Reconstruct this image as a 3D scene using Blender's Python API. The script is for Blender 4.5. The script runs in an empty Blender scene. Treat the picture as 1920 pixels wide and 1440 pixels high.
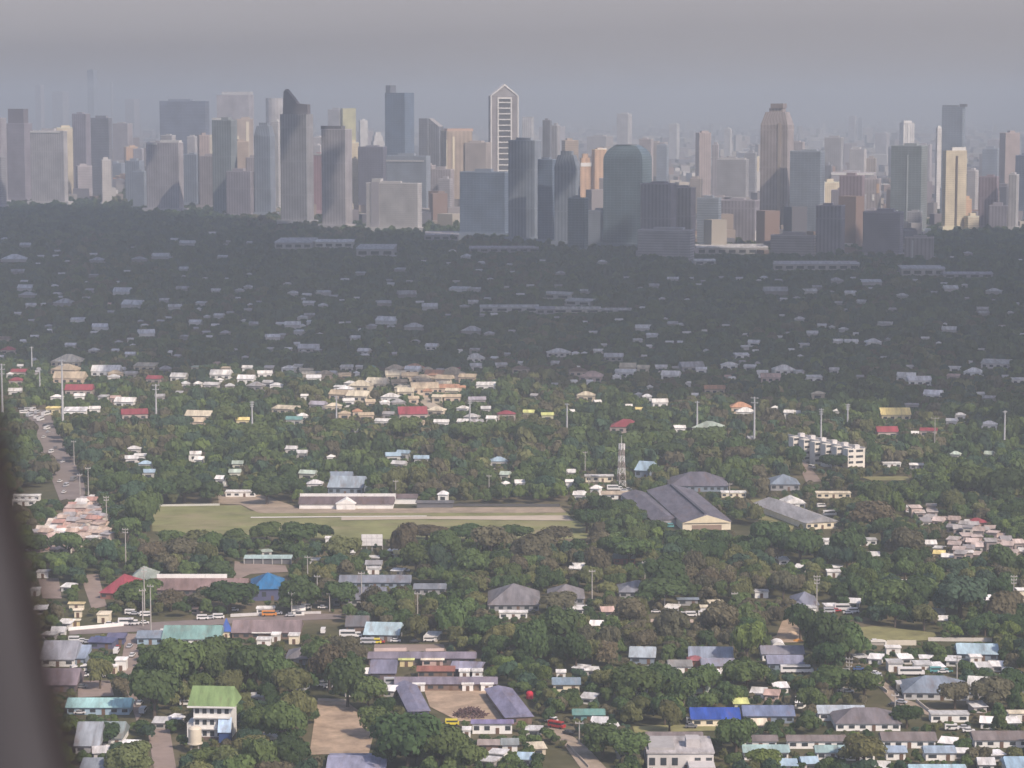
import bpy, bmesh, math, random
import numpy as np
from mathutils import Vector, Matrix

random.seed(7)
rng = np.random.default_rng(11)
R = math.radians
scene = bpy.context.scene
col = scene.collection

# ------------------------------------------------------------------ camera
F, HZ, CH = 4800.0, 190.0, 225.0            # focal length in photo pixels, horizon row, flying height
PITCH = math.atan((720 - HZ) / F)
cd = bpy.data.cameras.new('camera')
cam = bpy.data.objects.new('camera', cd)
col.objects.link(cam)
cam.location = (0, 0, CH)
cam.rotation_euler = (math.pi / 2 - PITCH, 0, 0)
cd.sensor_width = 36
cd.lens = 36 * F / 1920
cd.clip_start = 0.05
cd.clip_end = 200000
cd.dof.use_dof = True
cd.dof.focus_distance = 2500
cd.dof.aperture_fstop = 13
scene.camera = cam

# ------------------------------------------------------------------ world, sun, exposure
SUN_EL, SUN_AZ = R(42), R(42)               # azimuth: to the right of straight behind the camera
sun_dir = Vector((math.sin(SUN_AZ) * math.cos(SUN_EL), -math.cos(SUN_AZ) * math.cos(SUN_EL), math.sin(SUN_EL)))
w = bpy.data.worlds.new('World')
scene.world = w
w.use_nodes = True
nt = w.node_tree
nt.nodes.clear()
sky = nt.nodes.new('ShaderNodeTexSky')
sky.sky_type = 'NISHITA'
sky.sun_disc = False
sky.sun_elevation = SUN_EL
sky.sun_rotation = math.atan2(sun_dir.x, sun_dir.y)
sky.air_density = 1.0
sky.dust_density = 2.0
sky.ozone_density = 1.0
hs = nt.nodes.new('ShaderNodeHueSaturation')
hs.inputs['Saturation'].default_value = 1.0
tint = nt.nodes.new('ShaderNodeMix')
tint.data_type = 'RGBA'
tint.blend_type = 'MULTIPLY'
tint.inputs[0].default_value = 1.0
tint.inputs[7].default_value = (1.0, 0.94, 1.04, 1)
bg = nt.nodes.new('ShaderNodeBackground')
bg.inputs['Strength'].default_value = 0.14
wo = nt.nodes.new('ShaderNodeOutputWorld')
tc = nt.nodes.new('ShaderNodeTexCoord')            # smog evens the sky out near the horizon
sp = nt.nodes.new('ShaderNodeSeparateXYZ'); mxz = nt.nodes.new('ShaderNodeMath'); cb = nt.nodes.new('ShaderNodeCombineXYZ')
mxz.operation = 'SMOOTH_MAX'
mxz.inputs[1].default_value = .05
mxz.inputs[2].default_value = .06
nt.links.new(tc.outputs['Generated'], sp.inputs[0])
nt.links.new(sp.outputs[0], cb.inputs[0]); nt.links.new(sp.outputs[1], cb.inputs[1]); nt.links.new(sp.outputs[2], mxz.inputs[0])
nt.links.new(mxz.outputs[0], cb.inputs[2]); nt.links.new(cb.outputs[0], sky.inputs[0])
nt.links.new(sky.outputs[0], hs.inputs['Color'])
nt.links.new(hs.outputs[0], tint.inputs[6])
smog = nt.nodes.new('ShaderNodeMix')              # a bank of lilac smog lies along the horizon
smog.data_type = 'RGBA'
band = nt.nodes.new('ShaderNodeMapRange')
band.interpolation_type = 'SMOOTHSTEP'
band.inputs['From Min'].default_value = .05
band.inputs['From Max'].default_value = .32
sn = nt.nodes.new('ShaderNodeTexNoise'); sn.inputs['Scale'].default_value = 9; sn.inputs['Detail'].default_value = 5
sm = nt.nodes.new('ShaderNodeMapRange'); sm.inputs['To Min'].default_value = .985; sm.inputs['To Max'].default_value = 1.015
sc_ = nt.nodes.new('ShaderNodeMix'); sc_.data_type = 'RGBA'; sc_.blend_type = 'MULTIPLY'; sc_.inputs[0].default_value = 1
sc_.inputs[6].default_value = (2.50, 2.36, 2.48, 1)
nt.links.new(tc.outputs['Generated'], sn.inputs['Vector']); nt.links.new(sn.outputs['Fac'], sm.inputs['Value']); nt.links.new(sm.outputs[0], sc_.inputs[7])
nt.links.new(sp.outputs[2], band.inputs['Value']); nt.links.new(band.outputs[0], smog.inputs[0])
nt.links.new(sc_.outputs[2], smog.inputs[6]); nt.links.new(tint.outputs[2], smog.inputs[7])
nt.links.new(smog.outputs[2], bg.inputs[0])
nt.links.new(bg.outputs[0], wo.inputs[0])

sl = bpy.data.lights.new('sun', 'SUN')
sl.energy = 3.5
sl.angle = R(0.53)
sl.color = (1.0, 0.85, 0.70)
sun = bpy.data.objects.new('sun', sl)
col.objects.link(sun)
sun.rotation_euler = sun_dir.to_track_quat('Z', 'Y').to_euler()
sun.location = (0, 0, 3000)

scene.view_settings.view_transform = 'Standard'
scene.view_settings.look = 'None'
scene.view_settings.exposure = 0.27
scene.view_settings.gamma = 1.0
scene.cycles.max_bounces = 5
scene.cycles.diffuse_bounces = 2
scene.cycles.volume_bounces = 0
scene.cycles.use_denoising = True

HAZE_DENSITY = 1.6e-4
HAZE_COLOR = (0.755, 0.84, 0.895)

# ------------------------------------------------------------------ photo pixel <-> ground
_fw = Vector((0, math.cos(PITCH), -math.sin(PITCH)))
_up = Vector((0, math.sin(PITCH), math.cos(PITCH)))
EYE = Vector((0, 0, CH))

def G(px, py, z=0.0):
    """point of the plane at height z that stands at a pixel of the photograph"""
    d = _fw * F + Vector((1, 0, 0)) * (px - 960) + _up * (720 - py)
    return EYE + d * ((z - CH) / d.z)

def PX(p):
    v = Vector(p) - EYE
    dep = v.dot(_fw)
    return 960 + F * v.x / dep, 720 - F * v.dot(_up) / dep, dep

def SC(py):
    """photo pixels per metre on the ground at a row"""
    return F / (G(960, py) - EYE).dot(_fw)

def ZAT(p, py):
    """height above the ground point p that shows at row py"""
    lo, hi = -50.0, 900.0
    for _ in range(40):
        m = (lo + hi) / 2
        if PX((p[0], p[1], m))[1] > py: lo = m
        else: hi = m
    return lo

# ------------------------------------------------------------------ properties, labels
def tag(o, label=None, cat=None, group=None, kind=None):
    if label: o['label'] = label
    if cat: o['category'] = cat
    if group: o['group'] = group
    if kind: o['kind'] = kind
    return o

def empty(name, loc, rz=0.0):
    o = bpy.data.objects.new(name, None)
    o.empty_display_size = 1
    col.objects.link(o)
    o.location = loc
    o.rotation_euler = (0, 0, rz)
    return o

def link(name, me, parent=None, loc=(0, 0, 0), scale=(1, 1, 1), rz=0.0, color=None):
    o = bpy.data.objects.new(name, me)
    col.objects.link(o)
    o.location = loc
    o.scale = scale
    o.rotation_euler = (0, 0, rz)
    if parent: o.parent = parent
    if color: o.color = (*color, 1)
    return o

ORD = ('first second third fourth fifth sixth seventh eighth ninth tenth eleventh twelfth thirteenth fourteenth fifteenth '
       'sixteenth seventeenth eighteenth nineteenth twentieth').split()
ORD += ['twenty-' + x for x in ORD[:9]] + ['thirtieth'] + ['thirty-' + x for x in ORD[:9]] + ['fortieth'] + ['forty-' + x for x in ORD[:9]]
LAND = []          # (phrase, px, py): what labels point from
PEND = []          # things whose label is worked out at the end: (object, look, noun, px, py)

def pend(o, look, noun, px, py): PEND.append((o, look, noun, px, py))

def finish_labels():
    groups = {}
    for o, look, noun, px, py in PEND:
        k = min(LAND, key=lambda l: (l[1] - px) ** 2 + (2.2 * (l[2] - py)) ** 2)
        dx, dy = px - k[1], py - k[2]
        if abs(dx) > 1.6 * abs(dy): d = 'left of' if dx < 0 else 'right of'
        else: d = 'before' if dy > 0 else 'beyond'
        groups.setdefault((look, noun, k, d), []).append((abs(dx) + 2.2 * abs(dy), o))
    for (look, noun, k, d), L in groups.items():
        L.sort(key=lambda t: t[0])
        for i, (_, o) in enumerate(L):
            o['label'] = f'{"nearest" if i == 0 else ORD[i]} {look} {noun} {d} {k[0]}'

# ------------------------------------------------------------------ materials
MATS = {}
def _nodes(name):
    m = bpy.data.materials.new(name)
    m.use_nodes = True
    t = m.node_tree
    return m, t, t.nodes['Principled BSDF']

def mat(name, c, rough=0.8, var=0.25, scale=0.15, metallic=0.0, spec=0.3):
    """surface with a mottled, slightly weathered colour"""
    if name in MATS: return MATS[name]
    m, t, b = _nodes(name)
    tc = t.nodes.new('ShaderNodeTexCoord')
    n = t.nodes.new('ShaderNodeTexNoise')
    n.inputs['Scale'].default_value = scale
    n.inputs['Detail'].default_value = 5
    n.inputs['Roughness'].default_value = 0.7
    mp = t.nodes.new('ShaderNodeMapRange')
    mp.inputs['From Min'].default_value = 0.3
    mp.inputs['From Max'].default_value = 0.7
    mp.inputs['To Min'].default_value = 1 - var
    mp.inputs['To Max'].default_value = 1 + var
    mx = t.nodes.new('ShaderNodeMix')
    mx.data_type = 'RGBA'
    mx.blend_type = 'MULTIPLY'
    mx.inputs[0].default_value = 1
    mx.inputs[6].default_value = (*c, 1)
    t.links.new(tc.outputs['Object'], n.inputs['Vector'])
    t.links.new(n.outputs['Fac'], mp.inputs['Value'])
    t.links.new(mp.outputs[0], mx.inputs[7])
    t.links.new(mx.outputs[2], b.inputs['Base Color'])
    b.inputs['Roughness'].default_value = rough
    b.inputs['Metallic'].default_value = metallic
    b.inputs['Specular IOR Level'].default_value = spec
    MATS[name] = m
    return m

def objcol(name, rough=0.7, var=0.25, scale=0.2, spec=0.25, stretch=(1, 1, 1)):
    """as mat(), but each object gives its own colour"""
    if name in MATS: return MATS[name]
    m, t, b = _nodes(name)
    oi = t.nodes.new('ShaderNodeObjectInfo')
    ge = t.nodes.new('ShaderNodeNewGeometry')
    vm = t.nodes.new('ShaderNodeVectorMath')
    vm.operation = 'MULTIPLY'
    vm.inputs[1].default_value = stretch
    n = t.nodes.new('ShaderNodeTexNoise')
    n.inputs['Scale'].default_value = scale
    n.inputs['Detail'].default_value = 5
    n.inputs['Roughness'].default_value = 0.7
    mp = t.nodes.new('ShaderNodeMapRange')
    mp.inputs['From Min'].default_value = 0.3
    mp.inputs['From Max'].default_value = 0.7
    mp.inputs['To Min'].default_value = 1 - var
    mp.inputs['To Max'].default_value = 1 + var
    mx = t.nodes.new('ShaderNodeMix')
    mx.data_type = 'RGBA'
    mx.blend_type = 'MULTIPLY'
    mx.inputs[0].default_value = 1
    t.links.new(ge.outputs['Position'], vm.inputs[0])
    t.links.new(vm.outputs[0], n.inputs['Vector'])
    t.links.new(n.outputs['Fac'], mp.inputs['Value'])
    t.links.new(oi.outputs['Color'], mx.inputs[6])
    t.links.new(mp.outputs[0], mx.inputs[7])
    t.links.new(mx.outputs[2], b.inputs['Base Color'])
    b.inputs['Roughness'].default_value = rough
    b.inputs['Specular IOR Level'].default_value = spec
    MATS[name] = m
    return m

def stain(m, c, scale, lo, hi, amount, stretch=(1, 1, 1)):
    """patches of another colour (rust, worn earth) over a finished material"""
    t = m.node_tree; b = t.nodes['Principled BSDF']
    src = b.inputs['Base Color'].links[0].from_socket
    ge = t.nodes.new('ShaderNodeNewGeometry'); vm = t.nodes.new('ShaderNodeVectorMath'); vm.operation = 'MULTIPLY'; vm.inputs[1].default_value = stretch
    n = t.nodes.new('ShaderNodeTexNoise'); n.inputs['Scale'].default_value = scale; n.inputs['Detail'].default_value = 7; n.inputs['Roughness'].default_value = .75
    mp = t.nodes.new('ShaderNodeMapRange'); mp.inputs['From Min'].default_value = lo; mp.inputs['From Max'].default_value = hi; mp.inputs['To Max'].default_value = amount
    mx = t.nodes.new('ShaderNodeMix'); mx.data_type = 'RGBA'; mx.inputs[7].default_value = (*c, 1)
    t.links.new(ge.outputs['Position'], vm.inputs[0]); t.links.new(vm.outputs[0], n.inputs['Vector']); t.links.new(n.outputs['Fac'], mp.inputs['Value'])
    t.links.new(mp.outputs[0], mx.inputs[0]); t.links.new(src, mx.inputs[6]); t.links.new(mx.outputs[2], b.inputs['Base Color'])
    return m

def attrcol(name, rough=0.85, spec=0.15):
    """colour from the mesh attribute 'tint'"""
    if name in MATS: return MATS[name]
    m, t, b = _nodes(name)
    a = t.nodes.new('ShaderNodeAttribute')
    a.attribute_name = 'tint'
    t.links.new(a.outputs['Color'], b.inputs['Base Color'])
    b.inputs['Roughness'].default_value = rough
    b.inputs['Specular IOR Level'].default_value = spec
    MATS[name] = m
    return m

def facade(wall, glass, style):
    """curtain wall: UV is in metres along the wall and up it"""
    key = 'facade_%s_%s_%s' % (style, '_'.join('%02d' % int(99 * v) for v in wall), '_'.join('%02d' % int(99 * v) for v in glass))
    if key in MATS: return MATS[key]
    bw, ww, fh, wh = {'grid': (4.2, .55, 3.6, .5), 'band': (60, .98, 3.7, .45), 'vert': (5.5, .45, 60, .97),
                      'glass': (6.0, .90, 3.8, .82), 'fine': (3.0, .5, 3.3, .45), 'bay': (9.0, .5, 3.4, .62)}[style]
    m, t, b = _nodes(key)
    uv = t.nodes.new('ShaderNodeUVMap')
    sx = t.nodes.new('ShaderNodeSeparateXYZ')
    t.links.new(uv.outputs[0], sx.inputs[0])
    def cell(out, size, share):
        d = t.nodes.new('ShaderNodeMath'); d.operation = 'DIVIDE'; d.inputs[1].default_value = size
        f = t.nodes.new('ShaderNodeMath'); f.operation = 'FRACT'
        l = t.nodes.new('ShaderNodeMath'); l.operation = 'LESS_THAN'; l.inputs[1].default_value = share
        t.links.new(out, d.inputs[0]); t.links.new(d.outputs[0], f.inputs[0]); t.links.new(f.outputs[0], l.inputs[0])
        return l.outputs[0]
    mu = t.nodes.new('ShaderNodeMath'); mu.operation = 'MULTIPLY'
    t.links.new(cell(sx.outputs[0], bw, ww), mu.inputs[0])
    t.links.new(cell(sx.outputs[1], fh, wh), mu.inputs[1])
    no = t.nodes.new('ShaderNodeTexNoise'); no.inputs['Scale'].default_value = .035; no.inputs['Detail'].default_value = 6
    t.links.new(uv.outputs[0], no.inputs['Vector'])
    mp = t.nodes.new('ShaderNodeMapRange')
    mp.inputs['From Min'].default_value = .3; mp.inputs['From Max'].default_value = .7
    mp.inputs['To Min'].default_value = .75; mp.inputs['To Max'].default_value = 1.2
    t.links.new(no.outputs['Fac'], mp.inputs['Value'])
    mx = t.nodes.new('ShaderNodeMix'); mx.data_type = 'RGBA'
    mx.inputs[6].default_value = (*wall, 1); mx.inputs[7].default_value = (*glass, 1)
    t.links.new(mu.outputs[0], mx.inputs[0])
    m2 = t.nodes.new('ShaderNodeMix'); m2.data_type = 'RGBA'; m2.blend_type = 'MULTIPLY'; m2.inputs[0].default_value = 1
    t.links.new(mx.outputs[2], m2.inputs[6]); t.links.new(mp.outputs[0], m2.inputs[7])
    t.links.new(m2.outputs[2], b.inputs['Base Color'])
    rr = t.nodes.new('ShaderNodeMapRange'); rr.inputs['To Min'].default_value = .8; rr.inputs['To Max'].default_value = .25
    t.links.new(mu.outputs[0], rr.inputs['Value'])
    t.links.new(rr.outputs[0], b.inputs['Roughness'])
    b.inputs['Specular IOR Level'].default_value = .4
    MATS[key] = m
    return m

# ------------------------------------------------------------------ mesh building
class MB:
    def __init__(s): s.v, s.f, s.u, s.m = [], [], [], []
    def face(s, pts, uv=None, mi=0):
        i = len(s.v)
        s.v += [tuple(p) for p in pts]
        s.f.append(tuple(range(i, i + len(pts))))
        s.u += uv if uv else [(p[0], p[1]) for p in pts]
        s.m.append(mi)
    def prism(s, poly, z0, z1, mi=0, cap=True, bottom=False, cmi=None, top=None):
        """upright prism on a counter-clockwise outline; top: outline at z1"""
        n = len(poly)
        top = top or poly
        run = 0.0
        for i in range(n):
            a, b = poly[i], poly[(i + 1) % n]
            c, d = top[(i + 1) % n], top[i]
            L = math.hypot(b[0] - a[0], b[1] - a[1])
            s.face([(a[0], a[1], z0), (b[0], b[1], z0), (c[0], c[1], z1), (d[0], d[1], z1)],
                   [(run, z0), (run + L, z0), (run + L, z1), (run, z1)], mi)
            run += L
        if cap: s.face([(p[0], p[1], z1) for p in top], None, mi if cmi is None else cmi)
        if bottom: s.face([(p[0], p[1], z0) for p in reversed(poly)], None, mi)
    def box(s, x0, x1, y0, y1, z0, z1, mi=0, cmi=None, bottom=True):
        s.prism([(x0, y0), (x1, y0), (x1, y1), (x0, y1)], z0, z1, mi, True, bottom, cmi)
    def bar(s, a, b, r, n=6, r2=None, mi=0):
        a, b = Vector(a), Vector(b)
        r2 = r if r2 is None else r2
        z = (b - a).normalized()
        x = z.orthogonal().normalized()
        y = z.cross(x)
        ra = [a + (x * math.cos(2 * math.pi * k / n) + y * math.sin(2 * math.pi * k / n)) * r for k in range(n)]
        rb = [b + (x * math.cos(2 * math.pi * k / n) + y * math.sin(2 * math.pi * k / n)) * r2 for k in range(n)]
        for k in range(n):
            s.face([ra[k], ra[(k + 1) % n], rb[(k + 1) % n], rb[k]], None, mi)
        s.face(list(reversed(ra)), None, mi)
        s.face(rb, None, mi)
    def lathe(s, prof, n=20, mi=0, cx=0, cy=0):
        for (r0, z0), (r1, z1) in zip(prof, prof[1:]):
            for k in range(n):
                a, b = 2 * math.pi * k / n, 2 * math.pi * (k + 1) / n
                q = [(cx + r0 * math.cos(a), cy + r0 * math.sin(a), z0), (cx + r0 * math.cos(b), cy + r0 * math.sin(b), z0),
                     (cx + r1 * math.cos(b), cy + r1 * math.sin(b), z1), (cx + r1 * math.cos(a), cy + r1 * math.sin(a), z1)]
                if r0 < 1e-6: q = q[1:]
                elif r1 < 1e-6: q = q[:3]
                s.face(q, [(r0 * a, z0)] * len(q) if False else [(r0 * (a if j in (0, 3) else b), p[2]) for j, p in enumerate(q)], mi)
    def gable(s, w, d0, d1, z, rise, th=0.18, mi=0):
        """ridge along x, solid, over y in d0..d1"""
        h, ym = w / 2, (d0 + d1) / 2
        A = [(-h, d0, z), (h, d0, z), (h, d1, z), (-h, d1, z)]
        r0, r1 = (-h, ym, z + rise), (h, ym, z + rise)
        s.face([A[0], A[1], r1, r0], None, mi); s.face([A[2], A[3], r0, r1], None, mi)
        s.face([A[1], A[2], r1], None, mi); s.face([A[3], A[0], r0], None, mi)
        s.face([A[3], A[2], A[1], A[0]], None, mi)
    def gable_y(s, w, d0, d1, z, rise, mi=0):
        h = w / 2
        A = [(-h, d0, z), (h, d0, z), (h, d1, z), (-h, d1, z)]
        r0, r1 = (0, d0, z + rise), (0, d1, z + rise)
        s.face([A[0], A[1], r0], None, mi); s.face([A[2], A[3], r1], None, mi)
        s.face([A[1], A[2], r1, r0], None, mi); s.face([A[3], A[0], r0, r1], None, mi)
        s.face([A[3], A[2], A[1], A[0]], None, mi)
    def hip(s, w, d0, d1, z, rise, k=0.85, mi=0):
        h, ym = w / 2, (d0 + d1) / 2
        hx = max(0.0, h - k * (d1 - d0) / 2)
        A = [(-h, d0, z), (h, d0, z), (h, d1, z), (-h, d1, z)]
        r0, r1 = (-hx, ym, z + rise), (hx + 1e-3, ym, z + rise)
        s.face([A[0], A[1], r1, r0], None, mi); s.face([A[2], A[3], r0, r1], None, mi)
        s.face([A[1], A[2], r1], None, mi); s.face([A[3], A[0], r0], None, mi)
        s.face([A[3], A[2], A[1], A[0]], None, mi)
    def mono(s, w, d0, d1, z, rise, mi=0):
        h = w / 2
        a, b, c, d = (-h, d0, z), (h, d0, z), (h, d1, z), (-h, d1, z)
        c2, d2 = (h, d1, z + rise), (-h, d1, z + rise)
        s.face([a, b, c2, d2], None, mi); s.face([b, c, c2], None, mi); s.face([c, d, d2, c2], None, mi); s.face([d, a, d2], None, mi)
        s.face([d, c, b, a], None, mi)
    def mesh(s, name, mats):
        me = bpy.data.meshes.new(name)
        me.from_pydata(s.v, [], s.f)
        uv = me.uv_layers.new(name='UVMap')
        uv.data.foreach_set('uv', np.array(s.u, dtype=np.float32).ravel())
        for m in (mats if isinstance(mats, (list, tuple)) else [mats]): me.materials.append(m)
        me.polygons.foreach_set('material_index', s.m)
        me.update()
        return me
    def build(s, name, mats, parent=None, **k): return link(name, s.mesh(name, mats), parent, **k)

PROT = []          # what stays in view: (x0, x1, y0, y1, distance)
FOOT = []          # ground taken up: (x, y, radius)
def protect(x0, x1, y0, y1, dist): PROT.append((x0, x1, y0, y1, dist))

# ------------------------------------------------------------------ colours
C = dict(white=(.84, .83, .79), cream=(.80, .72, .55), grey=(.34, .34, .35), dkgrey=(.14, .14, .15), mauve=(.15, .12, .125), slate=(.145, .14, .175),
         bluegrey=(.22, .27, .33), navy=(.10, .11, .20), indigo=(.13, .13, .21), blue=(.03, .13, .42), royal=(.035, .07, .33), ltblue=(.34, .46, .55), teal=(.16, .32, .31),
         turq=(.34, .55, .54), green=(.26, .36, .20), red=(.30, .06, .08), brick=(.30, .13, .10), tan=(.50, .42, .32), pink=(.55, .40, .35), brown=(.20, .14, .11),
         pale=(.55, .55, .54), rust=(.33, .19, .12), lime=(.72, .76, .30), yellow=(.64, .54, .30), palegreen=(.42, .50, .43), lilac=(.42, .40, .46), terra=(.55, .30, .19))
M_wall = objcol('painted wall', .85, .12, .25)
M_roof = objcol('sheet roof', .6, .42, .30, .25, (1, .22, .22))
stain(M_roof, (.20, .12, .08), .16, .52, .72, .55, (1.6, .5, .5))
stain(M_wall, (.22, .19, .16), .3, .55, .78, .45, (1, 1, .4))
M_glass = mat('window glass', (.05, .06, .07), .2, .3, .5, spec=.5)
M_frame = mat('white frame', (.6, .6, .58), .6, .1)
M_conc = mat('weathered concrete', (.42, .40, .37), .9, .2, .4)
M_steel = mat('galvanised steel', (.50, .51, .52), .5, .15, .5)
M_dark = mat('dark opening', (.03, .03, .03), .9, .2)
# ------------------------------------------------------------------ the ground and what lies flat on it
def ground_mat():
    m, t, b = _nodes('dry grass and earth')
    ge = t.nodes.new('ShaderNodeNewGeometry')
    n = t.nodes.new('ShaderNodeTexNoise'); n.inputs['Scale'].default_value = .012; n.inputs['Detail'].default_value = 9; n.inputs['Roughness'].default_value = .7
    n2 = t.nodes.new('ShaderNodeTexNoise'); n2.inputs['Scale'].default_value = .15; n2.inputs['Detail'].default_value = 4
    t.links.new(ge.outputs['Position'], n.inputs['Vector']); t.links.new(ge.outputs['Position'], n2.inputs['Vector'])
    r = t.nodes.new('ShaderNodeValToRGB')
    e = r.color_ramp.elements
    e[0].position, e[0].color = .35, (.055, .062, .03, 1)
    e[1].position, e[1].color = .68, (.20, .16, .11, 1)
    x = e.new(.5); x.color = (.10, .095, .05, 1)
    t.links.new(n.outputs['Fac'], r.inputs[0])
    mp = t.nodes.new('ShaderNodeMapRange'); mp.inputs['To Min'].default_value = .6; mp.inputs['To Max'].default_value = 1.4
    t.links.new(n2.outputs['Fac'], mp.inputs['Value'])
    mx = t.nodes.new('ShaderNodeMix'); mx.data_type = 'RGBA'; mx.blend_type = 'MULTIPLY'; mx.inputs[0].default_value = 1
    t.links.new(r.outputs[0], mx.inputs[6]); t.links.new(mp.outputs[0], mx.inputs[7])
    t.links.new(mx.outputs[2], b.inputs['Base Color'])
    b.inputs['Roughness'].default_value = .95
    b.inputs['Specular IOR Level'].default_value = .1
    return m
g = MB(); g.face([(-16000, -1500, 0), (16000, -1500, 0), (16000, 45000, 0), (-16000, 45000, 0)])
tag(g.build('ground', ground_mat()), kind='structure')

PATCH = []        # ground polygons in photo pixels where no tree stands
def patch(name, pts, m, z, clear=True):
    mb = MB()
    q = [G(x, y, z) for x, y in pts]
    ar = sum(q[i].x * q[(i + 1) % len(q)].y - q[(i + 1) % len(q)].x * q[i].y for i in range(len(q)))
    mb.face(q if ar > 0 else list(reversed(q)))
    o = mb.build(name, m)
    tag(o, kind='structure')
    if clear:
        PATCH.append(pts)
        d = (G(pts[0][0], max(p[1] for p in pts)) - EYE).length
        protect(min(p[0] for p in pts), max(p[0] for p in pts), min(p[1] for p in pts) + 2, max(p[1] for p in pts) - 2, d + 4)
    return o

m_lawn = mat('mown playing grass', (.215, .225, .092), .95, .35, .05)
m_lawn2 = mat('dry lawn', (.24, .23, .10), .95, .4, .08)
m_dirt = mat('bare tan earth', (.40, .30, .21), .95, .38, .12)
m_track = mat('brown cinder track', (.36, .29, .22), .95, .35, .10)
m_path = mat('pale concrete strip', (.52, .45, .36), .9, .12, .08)
m_road = mat('worn asphalt', (.24, .20, .185), .9, .2, .08)
m_yard = mat('paved yard', (.30, .235, .20), .9, .15, .08)
m_line = mat('white field marking', (.70, .68, .62), .9, .1, .3)

stain(m_lawn, (.33, .27, .17), .035, .47, .68, .75, (.6, 1.4, 1)); stain(m_dirt, (.24, .20, .14), .07, .5, .7, .7); stain(m_track, (.24, .21, .13), .06, .5, .7, .7, (.4, 1.5, 1)); stain(m_yard, (.17, .15, .12), .12, .5, .7, .6)
patch('playing_field', [(283, 949), (452, 947), (470, 958), (1060, 958), (1104, 992), (1100, 1010), (760, 1012), (440, 1004), (286, 996)], m_lawn, .1)
patch('running_track', [(408, 922), (480, 924), (560, 952), (780, 953), (800, 951), (1050, 951), (1062, 960), (1058, 961), (486, 962), (452, 946), (410, 944)], m_track, .2)
patch('track_straight', [(640, 969.5), (1064, 966), (1076, 976), (800, 973), (640, 975)], m_path, .3)
patch('track_edge_line', [(470, 969), (800, 966.5), (800, 968), (470, 971)], m_line, .4, False)
patch('dirt_lot', [(593, 1313), (650, 1316), (690, 1345), (700, 1378), (692, 1412), (580, 1415), (588, 1360)], m_dirt, .2)
patch('courtyard', [(795, 1294), (930, 1294), (992, 1352), (860, 1352), (806, 1325)], m_dirt, .2)
patch('lane', [(276, 1366), (318, 1366), (332, 1450), (290, 1450)], m_yard, .2)
patch('road', [(46, 768), (90, 768), (118, 828), (160, 915), (158, 935), (112, 938), (94, 890), (66, 822)], m_road, .15)
patch('verge', [(100, 812), (122, 828), (158, 905), (150, 925), (124, 870)], m_yard, .1)
patch('side_street', [(236, 1188), (258, 1188), (266, 1340), (256, 1352), (236, 1290), (228, 1240)], m_yard, .2)
patch('cross_street', [(130, 1176), (262, 1168), (440, 1158), (600, 1150), (640, 1152), (640, 1160), (440, 1168), (262, 1184), (130, 1190)], m_road, .15)
patch('paved_yard', [(146, 1276), (206, 1276), (214, 1304), (146, 1308)], m_yard, .2)
patch('red_roof_yard', [(150, 1078), (184, 1076), (200, 1136), (172, 1142)], m_yard, .2)
patch('kiosk_yard', [(72, 1086), (110, 1084), (116, 1122), (80, 1122)], m_yard, .2)
patch('pavilion_yard', [(440, 1052), (470, 1056), (535, 1060), (540, 1072), (470, 1076), (438, 1090)], m_yard, .2)
patch('dirt_road', [(1026, 1362), (1046, 1360), (1100, 1400), (1146, 1450), (1096, 1450), (1060, 1400)], m_track, .2)
patch('pavement', [(702, 1208), (832, 1208), (836, 1221), (700, 1222)], m_yard, .25)
patch('branch_road', [(1634, 1272), (1650, 1270), (1700, 1312), (1810, 1348), (1770, 1350), (1680, 1322)], m_track, .2)
patch('sand_lot', [(1470, 1156), (1498, 1150), (1504, 1204), (1450, 1205)], m_dirt, .2)
patch('school_lawn', [(1556, 1180), (1640, 1174), (1752, 1186), (1760, 1200), (1600, 1204)], m_lawn2, .2)
patch('garden_lawn', [(1186, 1362), (1300, 1358), (1400, 1358), (1400, 1368), (1190, 1374)], m_lawn2, .2)
patch('apartment_lane', [(1484, 842), (1500, 850), (1540, 902), (1512, 905)], m_yard, .2)
patch('apartment_yard', [(1614, 894), (1700, 893), (1708, 900), (1634, 901)], m_lawn2, .2)
patch('hangar_lawn', [(1380, 938), (1432, 936), (1490, 985), (1480, 1004), (1450, 1000)], m_lawn2, .2)
patch('village_street', [(782, 738), (800, 738), (808, 752), (830, 764), (812, 770), (790, 756)], m_path, .2)

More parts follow.
